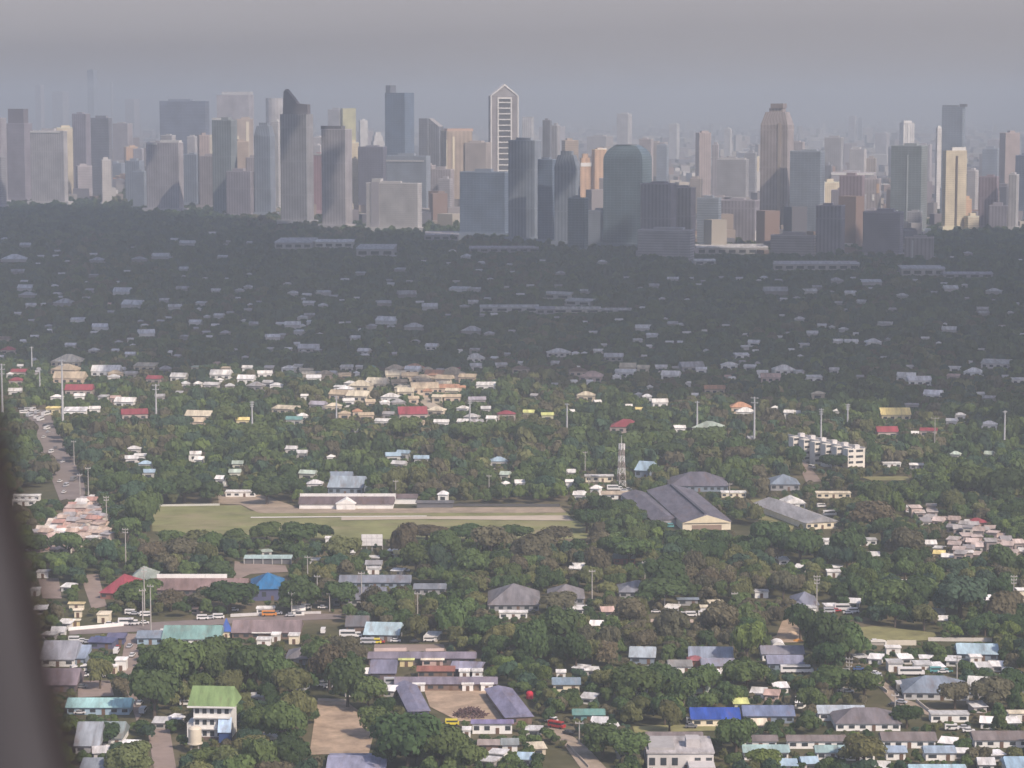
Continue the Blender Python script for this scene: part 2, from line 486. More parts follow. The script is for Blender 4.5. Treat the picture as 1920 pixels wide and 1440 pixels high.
# ------------------------------------------------------------------ the city beyond the trees
def lowrise():
    N = 9000
    V, FA, T = [], [], []
    k = 0
    edge = [(0, 386), (250, 384), (430, 398), (600, 428), (850, 438), (1000, 462), (1300, 476), (1700, 496), (1750, 438), (1920, 438)]
    pal = [(.40, .38, .37), (.30, .28, .29), (.22, .20, .22), (.46, .42, .36), (.28, .20, .17), (.17, .17, .20), (.36, .30, .26), (.60, .58, .55)]
    r = random.Random(3)
    for _ in range(N):
        py = 214 + 270 * (r.random() ** 1.7)
        px = r.uniform(-60, 1980)
        eb = np.interp(px, [e[0] for e in edge], [e[1] for e in edge])
        if py > eb - 4: continue
        p = G(px, py)
        far = p.y > 9000
        W = r.uniform(12, 40) * (2.0 if far else 1.0); D = r.uniform(12, 36) * (2.0 if far else 1)
        H = r.choice([5, 6, 8, 9, 12, 15, 18, 24, 30]) * (1.3 if far else 1)
        if r.random() < .035: H = r.uniform(40, 90); W = r.uniform(18, 30); D = W
        a = r.choice([.35, .35, -.5, .1]) + r.uniform(-.1, .1)
        ca, sa = math.cos(a), math.sin(a)
        q = [(p.x + x * ca - y * sa, p.y + x * sa + y * ca) for x, y in ((-W / 2, -D / 2), (W / 2, -D / 2), (W / 2, D / 2), (-W / 2, D / 2))]
        V += [(x, y, 0) for x, y in q] + [(x, y, H) for x, y in q]
        FA += [(k, k + 1, k + 5, k + 4), (k + 1, k + 2, k + 6, k + 5), (k + 2, k + 3, k + 7, k + 6), (k + 3, k, k + 4, k + 7), (k + 4, k + 5, k + 6, k + 7)]
        c = r.choice(pal); f = r.uniform(.8, 1.15)
        T += [(c[0] * f, c[1] * f, c[2] * f, 1)] * 8
        k += 8
    me = bpy.data.meshes.new('distant_city')
    me.from_pydata(V, [], FA)
    a = me.attributes.new('tint', 'FLOAT_COLOR', 'POINT')
    a.data.foreach_set('color', np.array(T, dtype=np.float32).ravel())
    me.materials.append(attrcol('city render'))
    tag(link('distant_city', me), 'hazy mass of low city buildings spreading between and beyond the towers', 'city', kind='stuff')
lowrise()

# tower colours: (wall, glass)
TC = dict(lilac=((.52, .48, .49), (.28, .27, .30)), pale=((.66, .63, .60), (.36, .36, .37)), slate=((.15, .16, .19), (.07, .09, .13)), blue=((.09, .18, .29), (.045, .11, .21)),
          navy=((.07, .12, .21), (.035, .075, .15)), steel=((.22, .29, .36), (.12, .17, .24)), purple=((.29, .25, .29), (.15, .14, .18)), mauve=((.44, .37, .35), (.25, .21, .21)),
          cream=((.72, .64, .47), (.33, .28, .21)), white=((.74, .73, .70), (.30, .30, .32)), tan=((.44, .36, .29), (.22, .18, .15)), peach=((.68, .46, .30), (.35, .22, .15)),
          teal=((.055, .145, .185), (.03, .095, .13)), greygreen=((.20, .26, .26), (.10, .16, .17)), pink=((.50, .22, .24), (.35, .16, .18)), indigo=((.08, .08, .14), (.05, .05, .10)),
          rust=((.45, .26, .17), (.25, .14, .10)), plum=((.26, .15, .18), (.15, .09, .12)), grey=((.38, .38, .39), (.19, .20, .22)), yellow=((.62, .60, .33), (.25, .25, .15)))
M_cap = objcol('tower trim', .8, .1, .05)

def tower(x0, x1, yt, yb, c, style, label, rot=-30, q=.22, top='box', extra=(), name='office_tower', cat='tower', group='high-rise towers of the skyline', depth=None, cutx=None):
    """x0..x1 outline, yt roof row, yb ground row; rot turns the front to the viewer's left when negative; q: share of the outline that the side face takes"""
    xc = (x0 + x1) / 2
    p = G(xc, yb)
    s = F / (p - EYE).dot(_fw)
    W = (x1 - x0) / s
    a = R(rot)
    if abs(rot) < 3:
        w_, d_ = W, depth or W * .8
    else:
        w_ = W * (1 - q) / math.cos(a); d_ = W * q / abs(math.sin(a))
    hd = (w_ * abs(math.sin(a)) + d_ * math.cos(a)) / 2
    cx, cy = p.x * (p.y + hd) / p.y, p.y + hd
    H = ZAT((cx, cy), yt)
    FOOT.append((cx, cy, max(w_, d_) * .62))
    root = empty(name, (cx, cy, 0), a)
    tag(root, label, cat, group)
    wall, glass = TC[c]
    if rot < 0:                                   # haze and shade blended into wall colours of towers turned from the sun
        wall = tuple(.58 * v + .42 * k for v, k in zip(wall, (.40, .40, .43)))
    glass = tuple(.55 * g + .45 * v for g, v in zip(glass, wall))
    fm = facade(wall, glass, style)
    rm = mat('flat tower roof', (.36, .35, .35), .9, .2, .02)
    r = random.Random(int(x0 * 7 + yt))
    def rect(w, d, ox=0, oy=0): return [(ox - w / 2, oy - d / 2), (ox + w / 2, oy - d / 2), (ox + w / 2, oy + d / 2), (ox - w / 2, oy + d / 2)]
    b = MB()
    zz = lambda y: ZAT((cx, cy), y)
    sx = lambda x: (x - xc) / s / max(.3, math.cos(a))
    if top == 'round':
        n = 16
        b.prism([(w_ / 2 * math.cos(2 * math.pi * k / n), d_ / 2 * math.sin(2 * math.pi * k / n)) for k in range(n)], 0, H, 0, cmi=1)
    elif top == 'shoulder':
        z1 = H - 14 - .06 * H
        b.prism(rect(w_, d_), 0, z1, 0, cmi=1)
        b.prism(rect(w_, d_), z1 , H - 6, 0, cmi=1, top=rect(w_ * .72, d_ * .72))
        b.prism(rect(w_ * .5, d_ * .5), H - 6, H, 0, cmi=1)
    elif top == 'curve':
        n = 10
        prev, z0 = rect(w_, d_), 0
        z1 = H * .86
        b.prism(prev, 0, z1, 0, cap=False)
        for i in range(1, n + 1):
            t = i / n * R(58)
            k = .38 + .62 * math.cos(t) if i < n else .45
            nx = rect(w_ * (1 - (1 - math.cos(t)) * 1.1), d_ * (1 - (1 - math.cos(t)) * 1.0))
            zn = z1 + (H - z1) * math.sin(t) / math.sin(R(58))
            b.prism(prev, z1 if i == 1 else z0, zn, 0, cap=(i == n), cmi=1, top=nx)
            prev, z0 = nx, zn
    elif top == 'slant':
        h2 = H - .09 * H
        A = rect(w_, d_)
        b.prism(A, 0, h2, 0, cap=False)
        b.face([(A[0][0], A[0][1], h2), (A[1][0], A[1][1], h2), (A[0][0], A[0][1], H)], [(0, h2), (w_, h2), (0, H)])
        b.face([(A[2][0], A[2][1], h2), (A[3][0], A[3][1], h2), (A[3][0], A[3][1], H)], [(0, h2), (w_, h2), (w_, H)])
        b.face([(A[1][0], A[1][1], h2), (A[2][0], A[2][1], h2), (A[3][0], A[3][1], H), (A[0][0], A[0][1], H)], None, 1)
        b.face([(A[3][0], A[3][1], h2), (A[0][0], A[0][1], h2), (A[0][0], A[0][1], H), (A[3][0], A[3][1], H)], [(0, h2), (d_, h2), (d_, H), (0, H)])
    elif top == 'taper':
        b.prism(rect(w_, d_), 0, H, 0, cmi=1, top=rect(w_ * .72, d_ * .72))
    elif top == 'step':
        b.prism(rect(w_, d_), 0, H * .82, 0, cmi=1)
        b.prism(rect(w_ * .78, d_ * .78), H * .82, H * .93, 0, cmi=1)
        b.prism(rect(w_ * .5, d_ * .5), H * .93, H, 0, cmi=1)
    else:
        b.prism(rect(w_, d_), 0, H, 0, cmi=1)
    b.build('facade', [fm, rm], root)
    if top == 'box':
        k = MB()
        pw, pd = w_ * r.uniform(.35, .6), d_ * r.uniform(.35, .6)
        k.prism(rect(pw, pd, r.uniform(-.1, .1) * w_), H, H + r.uniform(3.5, 6.5), 0)
        k.build('penthouse', M_cap, root, color=tuple(min(.8, v * 1.1) for v in wall))
        k = MB()
        A = rect(w_ + .3, d_ + .3); B = rect(w_ - 1.2, d_ - 1.2)
        k.prism(A, H - .1, H + 1.3, 0, cap=False)
        k.prism(list(reversed(B)), H - .1, H + 1.3, 0, cap=False)
        for i in range(4):
            j = (i + 1) % 4
            k.face([(*A[i], H + 1.3), (*A[j], H + 1.3), (*B[j], H + 1.3), (*B[i], H + 1.3)])
        k.build('parapet', M_cap, root, color=tuple(min(.8, v * 1.35) for v in wall))
    if H > 45 and yb > 380:
        k = MB()
        k.prism(rect(w_ * 1.25, d_ * 1.3), 0, min(14, H * .12), 0, cap=True)
        k.build('podium', M_cap, root, color=tuple(min(.8, v * 1.15) for v in wall))
    for e in extra:
        kind = e[0]
        k = MB()
        if kind in ('fin', 'band'):             # raised strip on the front face
            _, ex0, ex1, ey0, ey1, ec = e
            k.box(max(-w_ / 2 - .3, sx(ex0)), min(w_ / 2 + .3, sx(ex1)), -d_ / 2 - .9, -d_ / 2 - .02, max(0, zz(ey1)), min(zz(ey0), H + 2.5))
            k.build('fin' if kind == 'fin' else 'roof_band', M_cap, root, color=ec)
        elif kind == 'side':                     # lit strip on the right face
            _, ey0, ey1, ec = e
            k.box(w_ / 2 + .02, w_ / 2 + .8, -d_ / 2 + .6, d_ / 2 - .6, max(0, zz(ey1)), min(zz(ey0), H - .5))
            k.build('side_wall', M_cap, root, color=ec)
        elif kind == 'block':                    # block standing on the roof
            _, ex0, ex1, ey0, ec = e
            k.box(sx(ex0), sx(ex1), -d_ * .3, d_ * .3, H, zz(ey0))
            k.build('roof_block', M_cap, root, color=ec)
        elif kind == 'mast':
            _, ex, ey, ec = e
            k.bar((sx(ex), 0, H), (sx(ex), 0, zz(ey)), .9, 6, .3)
            k.build('mast', M_steel, root)
        elif kind == 'peak':                     # pyramid or pointed roof
            _, ey, ec = e
            k.prism(rect(w_, d_), H, zz(ey), 0, cap=True, top=rect(.6, .6))
            k.build('pointed_roof', M_cap, root, color=ec)
        elif kind == 'sail':
            _, pts, ec = e
            P_ = [(sx(x), zz(y)) for x, y in pts]
            f0, f1 = -d_ * .22, d_ * .22
            k.face([(x, f0, z) for x, z in P_]); k.face([(x, f1, z) for x, z in reversed(P_)])
            for i in range(len(P_)):
                (xa, za), (xb, zb) = P_[i], P_[(i + 1) % len(P_)]
                k.face([(xb, f0, zb), (xa, f0, za), (xa, f1, za), (xb, f1, zb)])
            k.build('sail_crown', M_cap, root, color=ec)
        elif kind == 'dome':
            _, ey, ec = e
            rr = min(w_, d_) * .36
            k.lathe([(rr, H), (rr, H + rr * .5)] + [(rr * math.cos(t), H + rr * .5 + (zz(ey) - H - rr * .5) * math.sin(t)) for t in [i * math.pi / 12 for i in range(1, 7)]], 14)
            k.build('dome', M_cap, root, color=ec)
    return root

WH, CR, PL, LI = (.84, .83, .79), (.80, .72, .53), (.60, .59, .58), (.44, .42, .45)
T = tower
# --- left group
T(-30, 13, 222, 388, 'lilac', 'fine', 'pale lilac tower cut by the left edge of the photo beside a dark stepped tower', -8, .1)
T(12, 62, 232, 384, 'purple', 'fine', 'dark stepped purple grey tower behind the broad pale lilac slab', -20, .2, extra=[('block', 22, 53, 204, (.20, .18, .2))])
T(58, 130, 246, 390, 'pale', 'vert', 'broad pale lilac slab tower standing by the dark tree line', -22, .07, extra=[('band', 60, 120, 246, 249, WH)])
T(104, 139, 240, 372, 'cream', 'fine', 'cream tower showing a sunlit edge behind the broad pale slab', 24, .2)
T(138, 172, 214, 368, 'purple', 'vert', 'plain purple grey tower right of the broad pale slab', -25, .2)
T(172, 213, 222, 376, 'slate', 'band', 'dark blue grey tower left of the sunlit terracotta roofs', -25, .12)
T(213, 250, 232, 330, 'mauve', 'grid', 'dim mauve block behind the small peach tower', -25, .2)
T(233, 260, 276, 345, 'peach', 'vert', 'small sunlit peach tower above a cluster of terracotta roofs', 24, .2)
T(192, 203, 309, 350, 'white', 'fine', 'slim white tower among sunlit terracotta roofs', 24, .2)
T(180, 222, 334, 358, 'rust', 'grid', 'low terracotta roofed block below the slim white tower', 24, .3, cat='building', name='apartment_building', group='low blocks at the foot of the towers')
T(215, 252, 330, 357, 'peach', 'grid', 'low cream and terracotta block below the small peach tower', 24, .3, cat='building', name='apartment_building', group='low blocks at the foot of the towers')
T(302, 394, 190, 362, 'navy', 'band', 'very wide dark navy slab tower rising above the pale blocks', -10, .05)
T(250, 278, 322, 396, 'steel', 'fine', 'short grey blue block left of the pale white-capped tower', -20, .2)
T(275, 346, 268, 404, 'lilac', 'vert', 'wide pale lilac tower with white roof rims below the navy slab', -22, .1, extra=[('block', 304, 342, 263, WH), ('band', 278, 300, 268, 271, WH)])
T(345, 378, 290, 392, 'steel', 'vert', 'grey blue tower below the ornate domed cream tower', -22, .2)
T(375, 432, 293, 398, 'mauve', 'vert', 'plain mauve tower with a flat top below the white-capped twin', -22, .15)
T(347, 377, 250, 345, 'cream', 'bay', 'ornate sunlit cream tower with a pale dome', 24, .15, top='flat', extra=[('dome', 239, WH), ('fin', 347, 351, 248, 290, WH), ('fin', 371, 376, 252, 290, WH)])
T(389, 402, 256, 345, 'cream', 'vert', 'narrow cream strip tower right of the domed cream tower', 24, .3)
T(400, 446, 226, 410, 'greygreen', 'vert', 'grey green tower with a broken white cap', -22, .2, extra=[('block', 402, 420, 221, WH), ('block', 424, 438, 233, WH)])
T(409, 477, 178, 340, 'lilac', 'grid', 'far wide grey tower with a pale roof slab behind the white-capped tower', -12, .1, top='flat', extra=[('block', 420, 474, 172, PL)])
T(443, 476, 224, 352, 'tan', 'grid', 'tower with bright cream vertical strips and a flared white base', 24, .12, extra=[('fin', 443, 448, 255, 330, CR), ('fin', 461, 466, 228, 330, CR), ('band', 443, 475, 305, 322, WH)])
T(425, 480, 322, 412, 'purple', 'vert', 'short purple grey block in front of the cream-striped tower', -20, .15)
T(478, 517, 230, 412, 'steel', 'vert', 'dark steel tower with a chamfered top left of the sail-crowned tower', -22, .2, top='shoulder')
T(496, 536, 184, 350, 'pale', 'fine', 'cream round topped tower behind the sail-crowned tower', -20, .2, top='round')
T(511, 531, 228, 402, 'white', 'fine', 'slim white strip tower squeezed left of the sail-crowned tower', -22, .35)
T(527, 589, 214, 428, 'grey', 'vert', 'big grey tower crowned by a dark pointed sail', -24, .18, top='flat', extra=[('sail', [(534, 214), (582, 214), (582, 196), (562, 194), (555, 185), (546, 174), (540, 167), (536, 172)], (.19, .18, .20))])
T(586, 609, 290, 408, 'pink', 'vert', 'rosy red tower in the gap beside the sail-crowned tower', -22, .2, extra=[('band', 586, 609, 274, 291, PL)])
T(588, 612, 258, 380, 'pale', 'fine', 'pale narrow block above the rosy red tower', -20, .3)
T(604, 661, 243, 436, 'lilac', 'vert', 'lilac grey tower with a dark rounded cap right of the rosy red tower', -24, .2, extra=[('block', 606, 645, 236, (.16, .16, .18))])
T(650, 674, 268, 402, 'cream', 'fine', 'cream tower with one bright sunlit edge left of the indigo block', 24, .2)
T(616, 643, 206, 345, 'grey', 'grid', 'far grey tower joined to the yellow lattice tower', -18, .2)
T(640, 668, 203, 345, 'yellow', 'grid', 'yellow tower with a lattice crown of square openings', 24, .15, top='flat')
T(673, 690, 226, 330, 'white', 'fine', 'small far white tower right of the yellow lattice tower', 24, .2)
T(696, 721, 248, 340, 'white', 'grid', 'stepped far white block left of the tall blue tower with an antenna', 24, .2, top='step')
T(672, 726, 276, 404, 'indigo', 'glass', 'dark indigo glass block left of the wide gridded tower', -18, .12)
T(723, 777, 174, 398, 'blue', 'glass', 'tall blue glass tower with an antenna block at one corner', -26, .3, top='flat', extra=[('block', 729, 738, 160, (.16, .18, .22)), ('mast', 733, 154, None)])
T(786, 806, 222, 392, 'slate', 'glass', 'dark slate tower forming the left of a joined pair', -20, .2, top='flat')
T(805, 832, 222, 392, 'slate', 'vert', 'dark slate tower with a slanted top right of its twin', -24, .3, top='slant')
T(724, 808, 293, 412, 'steel', 'fine', 'wide grey gridded tower with a bright edge and dark roof recess', -24, .09, extra=[('band', 726, 800, 300, 303, PL)])
T(686, 792, 344, 438, 'pale', 'fine', 'wide pale lilac slab in front of the gridded tower', -20, .07, extra=[('fin', 699, 715, 336, 436, LI), ('block', 699, 716, 335, PL)])
T(808, 852, 318, 404, 'mauve', 'vert', 'striped mauve block left of the dark blue glass block', -22, .15)
T(826, 886, 246, 400, 'tan', 'bay', 'tan complex with terracotta roofline and bright cream corners', 24, .2, extra=[('fin', 828, 833, 262, 320, CR), ('fin', 843, 847, 256, 320, CR), ('block', 836, 884, 241, (.55, .38, .30))])
T(872, 921, 268, 400, 'tan', 'grid', 'lower dusty tan block right of the terracotta topped complex', -15, .2)
T(862, 956, 323, 452, 'blue', 'glass', 'broad dark blue glass block in the front row', -20, .1)
# --- middle group
def gabled_tower():
    x0, x1, yb = 917, 971, 398
    p = G(944, yb); s = SC(yb); w_, d_ = (x1 - x0) / s / 1.02, 30
    root = empty('gabled_tower', (p.x, p.y + d_ / 2, 0), R(9))
    tag(root, 'tallest tower with a white framed gable top and ladder-like centre', 'tower', 'high-rise towers of the skyline')
    z = lambda y: ZAT((p.x, p.y + d_ / 2), y)
    he, hp, h = z(180), z(158), w_ / 2
    b = MB(); b.prism([(-h, -d_ / 2), (h, -d_ / 2), (h, d_ / 2), (-h, d_ / 2)], 0, he, 0, cap=False)
    b.build('facade', facade((.34, .32, .33), (.20, .19, .21), 'fine'), root)
    b = MB(); b.gable_y(w_ - .6, -d_ / 2 + .3, d_ / 2 - .3, he, hp - he - 1.5); b.build('gable_roof', M_cap, root, color=(.36, .35, .36))
    f = -d_ / 2 - 1.2
    for sx_ in (-1, 1):
        b = MB(); b.box(sx_ * h - (2.4 if sx_ > 0 else 0), sx_ * h + (0 if sx_ > 0 else 2.4), f, f + 1.15, 0, he + .5); b.build('corner_fin', M_cap, root, color=WH)
        b = MB(); b.box(sx_ * h * .47 - 1.3, sx_ * h * .47 + 1.3, f - .8, f + 1.15, 0, he - 6); b.build('centre_fin', M_cap, root, color=WH)
        b = MB()
        x_, t_ = sx_ * h, 3.0
        q = [(x_, he + .6), (0, hp + .8), (0, hp + .8 - t_ * 1.4), (x_ - sx_ * t_, he + .6)]
        if sx_ < 0: q = q[::-1]
        b.face([(x, f, zz) for x, zz in reversed(q)]); b.face([(x, d_ / 2 + .2, zz) for x, zz in q])
        for i in range(4):
            (xa, za), (xb, zb) = q[i], q[(i + 1) % 4]
            b.face([(xa, f, za), (xb, f, zb), (xb, d_ / 2 + .2, zb), (xa, d_ / 2 + .2, za)])
        b.build('gable_rake', M_cap, root, color=WH)
    b = MB(); b.box(-h * .47, h * .47, f + .5, f + 1.1, 0, he - 6); b.build('centre_glazing', mat('dark tower glazing', (.09, .09, .10), .3, .2, .05), root)
    for i in range(16):
        zz = he - 14 - i * 11.5
        b = MB(); b.box(-h * .47 + 1.3, h * .47 - 1.3, f, f + .45, zz, zz + 2.2); b.build('cross_band', M_cap, root, color=WH)
    b = MB(); b.box(-h * .47 - 1.3, h * .47 + 1.3, f - .8, f + 1.1, he - 5.9, he - 2.5); b.build('top_band', M_cap, root, color=WH)
gabled_tower()
T(953, 1014, 264, 462, 'steel', 'vert', 'steel blue tower standing in front of the gabled tower', -24, .2)
T(979, 1001, 219, 352, 'white', 'vert', 'small far tower with a white framed top right of the gabled tower', -15, .2, top='flat')
T(1017, 1034, 226, 412, 'slate', 'glass', 'very slim dark tower right of the steel blue tower', -20, .2)
T(1031, 1050, 236, 402, 'grey', 'vert', 'slim grey tower with a light edge behind the slim dark tower', -25, .3)
T(1008, 1042, 300, 466, 'blue', 'glass', 'dim blue block in front of the slim dark tower', -22, .2)
T(1039, 1087, 283, 470, 'steel', 'vert', 'grey blue tower left of the two peach towers', -22, .18, top='shoulder')
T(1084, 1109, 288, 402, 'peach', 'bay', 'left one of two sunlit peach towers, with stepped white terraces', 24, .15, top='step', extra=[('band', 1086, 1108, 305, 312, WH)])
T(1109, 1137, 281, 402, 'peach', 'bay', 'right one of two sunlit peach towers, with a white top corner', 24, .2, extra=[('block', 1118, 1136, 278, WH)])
T(1130, 1222, 272, 474, 'teal', 'glass', 'massive dark teal tower with rounded shoulders', -24, .22, top='curve', extra=[('block', 1160, 1188, 271, (.16, .2, .22))])
T(1064, 1103, 372, 478, 'teal', 'glass', 'lower teal glass block in front of the peach towers', -22, .2)
T(1100, 1141, 396, 472, 'steel', 'fine', 'short grey block between the two teal towers', -22, .2)
T(1200, 1268, 345, 488, 'purple', 'vert', 'purple grey block right of the massive teal tower', -22, .2)
T(1250, 1304, 352, 482, 'mauve', 'vert', 'dull mauve block behind the low lilac front block', -22, .2)
T(1195, 1302, 432, 494, 'lilac', 'band', 'low wide lilac front block below the teal tower', -18, .1)
T(1156, 1185, 214, 318, 'pale', 'vert', 'far hazy tower with a light edge above the teal tower', -25, .3)
T(1254, 1274, 233, 306, 'white', 'fine', 'far pale slim tower in the haze right of the teal tower', -25, .3)
T(1357, 1372, 242, 316, 'white', 'fine', 'far pale slim tower in the haze left of the tall mauve tower', -25, .3)
T(1205, 1252, 268, 372, 'tan', 'grid', 'dusty tan tower behind the shoulder of the teal tower', -20, .2, extra=[('fin', 1240, 1244, 290, 330, WH)])
T(1343, 1403, 300, 420, 'grey', 'fine', 'grey tower outlined by pale roof rims left of the tall mauve tower', -22, .12, extra=[('block', 1350, 1396, 296, PL)])
T(1334, 1347, 272, 412, 'lilac', 'vert', 'thin lilac tower left of the grey tower with pale rims', -22, .2)
T(1394, 1423, 294, 372, 'cream', 'fine', 'sunlit cream block peeping left of the tall mauve tower', 24, .2)
T(1306, 1352, 372, 470, 'steel', 'band', 'grey blue front block below the thin lilac tower', -20, .15)
T(1345, 1424, 376, 462, 'purple', 'vert', 'wide dim front block at the foot of the grey tower with pale rims', -20, .15)
# --- right group
T(1423, 1487, 203, 452, 'mauve', 'vert', 'tall mauve tower with a narrower crown', -24, .25, top='shoulder', extra=[('block', 1446, 1468, 194, (.30, .26, .26)), ('fin', 1462, 1468, 230, 440, (.46, .40, .36))])
T(1479, 1545, 284, 456, 'steel', 'glass', 'steel blue glass tower right of the tall mauve tower', -22, .18)
T(1540, 1560, 310, 400, 'slate', 'glass', 'dark small tower above a sunlit cream block', -22, .2)
T(1535, 1573, 342, 420, 'cream', 'grid', 'sunlit cream block below the dark small tower', 24, .15, extra=[('fin', 1536, 1541, 328, 384, WH)])
T(1557, 1642, 324, 402, 'lilac', 'grid', 'wide pale block with white roof edges behind the dark plum tower', -15, .1, extra=[('band', 1560, 1638, 324, 328, WH)])
T(1572, 1620, 330, 462, 'plum', 'vert', 'dark plum grey tower in the front row', -22, .15)
T(1618, 1652, 336, 420, 'mauve', 'vert', 'rosy mauve block left of the grey green glass tower', -18, .2, extra=[('fin', 1644, 1650, 344, 362, (.68, .46, .30)), ('fin', 1636, 1640, 364, 376, WH)])  # orange fin holds a patch of sunlight as colour
T(1528, 1584, 386, 488, 'purple', 'vert', 'low purple front block below the sunlit cream block', -22, .2)
T(1667, 1738, 274, 446, 'greygreen', 'glass', 'grey green glass tower with a pale streak down its front', -24, .25, extra=[('fin', 1704, 1706, 290, 430, (.5, .55, .55))])
T(1685, 1713, 230, 345, 'white', 'vert', 'white columned tower peeping over the grey green glass tower', 24, .2, top='flat', extra=[('block', 1690, 1706, 226, WH), ('fin', 1687, 1691, 234, 268, WH), ('fin', 1697, 1700, 236, 268, WH)])
T(1762, 1807, 200, 402, 'steel', 'glass', 'tallest blue grey tower at the right with a notched top', -22, .2, top='flat', extra=[('block', 1796, 1807, 195, (.13, .13, .15)), ('block', 1766, 1792, 197, (.2, .22, .26))])
T(1752, 1763, 240, 402, 'white', 'fine', 'slim white strip tower left of the tallest blue grey tower', 24, .2)
T(1764, 1811, 282, 440, 'cream', 'fine', 'sunlit cream tower with a dark slot down its middle', 24, .1, top='flat', extra=[('block', 1780, 1808, 276, WH), ('fin', 1786, 1790, 292, 440, (.12, .10, .09))])
T(1806, 1821, 374, 430, 'peach', 'fine', 'small peach annex right of the slotted cream tower', 24, .2)
T(1807, 1835, 406, 440, 'cream', 'band', 'low cream annex at the foot of the slotted cream tower', 24, .2)
T(1811, 1834, 320, 420, 'pale', 'grid', 'pale tower with a lit edge behind the cream annexes', -28, .4)
T(1833, 1872, 332, 436, 'plum', 'vert', 'dull maroon tower right of the cream annexes', -22, .2)
T(1852, 1892, 386, 438, 'purple', 'vert', 'low dark purple block right of the dull maroon tower', -20, .2)
T(1888, 1910, 328, 438, 'pale', 'vert', 'pale tower near the right edge beside the dark navy block', -25, .4)
T(1900, 1950, 292, 420, 'navy', 'glass', 'dark navy block cut by the right edge of the photo', -20, .2)
T(1616, 1694, 398, 486, 'purple', 'fine', 'low purple front block below the rosy mauve block', -20, .15)
T(1694, 1752, 446, 496, 'mauve', 'vert', 'low tan front block with a light stripe above the tree line', -12, .1, extra=[('fin', 1710, 1713, 450, 495, PL)])
T(1444, 1532, 442, 488, 'mauve', 'band', 'broad low podium block below the steel blue glass tower', -18, .1)
# far, half lost in the haze
for (x0, x1, yt, yb, c, lb) in [(68, 84, 160, 262, 'lilac', 'faint hazy tower far above the broad pale slab'), (166, 184, 132, 258, 'steel', 'faint tallest far tower left of the white far chimney'),
        (208, 213, 154, 252, 'white', 'thin white far chimney-like tower in the haze'), (100, 130, 172, 256, 'lilac', 'faint broad far tower left of the tallest faint tower'),
        (236, 262, 186, 258, 'mauve', 'faint short far tower right of the white far chimney'), (1590, 1606, 218, 272, 'lilac', 'faint far tower above the wide pale white-edged block'),
        (1608, 1618, 222, 272, 'steel', 'faint slim far tower right of another faint tower'), (1010, 1060, 238, 300, 'lilac', 'faint wide far block behind the slim dark tower'),
        (1100, 1150, 256, 306, 'tan', 'faint tan far block above the two peach towers'), (1640, 1668, 250, 300, 'lilac', 'faint pale far block left of the white columned tower'),
        (1850, 1880, 262, 310, 'lilac', 'faint pale far block right of the slotted cream tower'), (670, 700, 246, 300, 'mauve', 'faint mauve far block beside the small far white tower')]:
    T(x0, x1, yt, yb, c, 'fine', lb, -25, .3, group='far towers fading into the haze')

# plain blocks that close the gaps between the towers
fr = random.Random(17)
for i in range(46):
    x = -10 + i * 42 + fr.uniform(-14, 14)
    eb = np.interp(x, [0, 250, 430, 600, 850, 1000, 1300, 1700, 1750, 1920], [378, 378, 390, 410, 418, 440, 452, 462, 428, 428])
    yb = eb - fr.uniform(2, 34)
    wd = fr.uniform(22, 46)
    cc, lk = fr.choice([('mauve', 'dusty mauve'), ('purple', 'dim purple'), ('lilac', 'pale lilac'), ('grey', 'plain grey'), ('steel', 'steel grey'), ('tan', 'dusty tan')])
    o = T(x, x + wd, yb - fr.uniform(34, 92), yb, cc, fr.choice(['fine', 'grid', 'vert', 'band']), 'x', -22, .2, name='apartment_building', cat='building', group='mid-height blocks between the towers')
    pend(o, lk, 'block', x + wd / 2, yb - 30)

for i in range(40):
    x = 0 + i * 48 + fr.uniform(-18, 18)
    yb = fr.uniform(372, 400)
    wd = fr.uniform(18, 38)
    cc, lk = fr.choice([('mauve', 'hazy mauve'), ('lilac', 'hazy pale lilac'), ('grey', 'hazy grey'), ('pale', 'hazy cream grey'), ('tan', 'hazy tan'), ('steel', 'hazy steel grey')])
    o = T(x, x + wd, fr.uniform(248, 316), yb, cc, fr.choice(['fine', 'grid', 'vert', 'band']), 'x', fr.choice([-24, -20, 18]), .2, group='hazy towers behind the front row')
    pend(o, lk, 'tower', x + wd / 2, 290)

# low pale buildings at the foot of the towers
def low(x0, x1, y0, yb, c, label, hm=9, rot=0, name='low_building', style=None):
    """long low building: roof seen from y0, base at yb"""
    p = G((x0 + x1) / 2, yb); s = SC(yb); e = (yb - HZ) / F
    w_ = (x1 - x0) / s
    hm = min(hm, (yb - y0) * .75 / s)
    d_ = max(10, min(140, ((yb - y0) / s - hm) / e))
    root = empty(name, (p.x, p.y, 0), R(rot)); tag(root, label, 'building', 'long low buildings between trees and towers')
    b = MB(); b.box(-w_ / 2, w_ / 2, 0, d_, 0, hm - .4, bottom=False); b.build('wall', M_wall, root, color=tuple(v * .8 for v in c))
    b = MB()
    n = max(1, round(d_ / 25))
    for i in range(n):
        b.gable(w_ + 1, d_ * i / n - (.5 if i == 0 else 0), d_ * (i + 1) / n, hm - .4, 2.2)
    b.build('roof', M_roof, root, color=c)
    k = max(2, min(14, int(w_ / 14)))
    for i in range(k):
        x = -w_ / 2 + w_ * (i + .5) / k
        q = MB(); q.box(x - w_ / k * .32, x + w_ / k * .32, -.12, -.01, hm * .3, hm * .7); q.build('window', M_glass, root)
    protect(x0, x1, y0, yb - 2, p.y)
    FOOT.append((p.x, p.y + d_ / 2, max(w_ / 2.2, d_ / 2)))
low(515, 585, 446, 468, PL, 'long pale shed, left one of two below the sail-crowned tower', 11)
low(590, 662, 449, 466, WH, 'long white roofed shed right of another pale shed below the towers', 11)
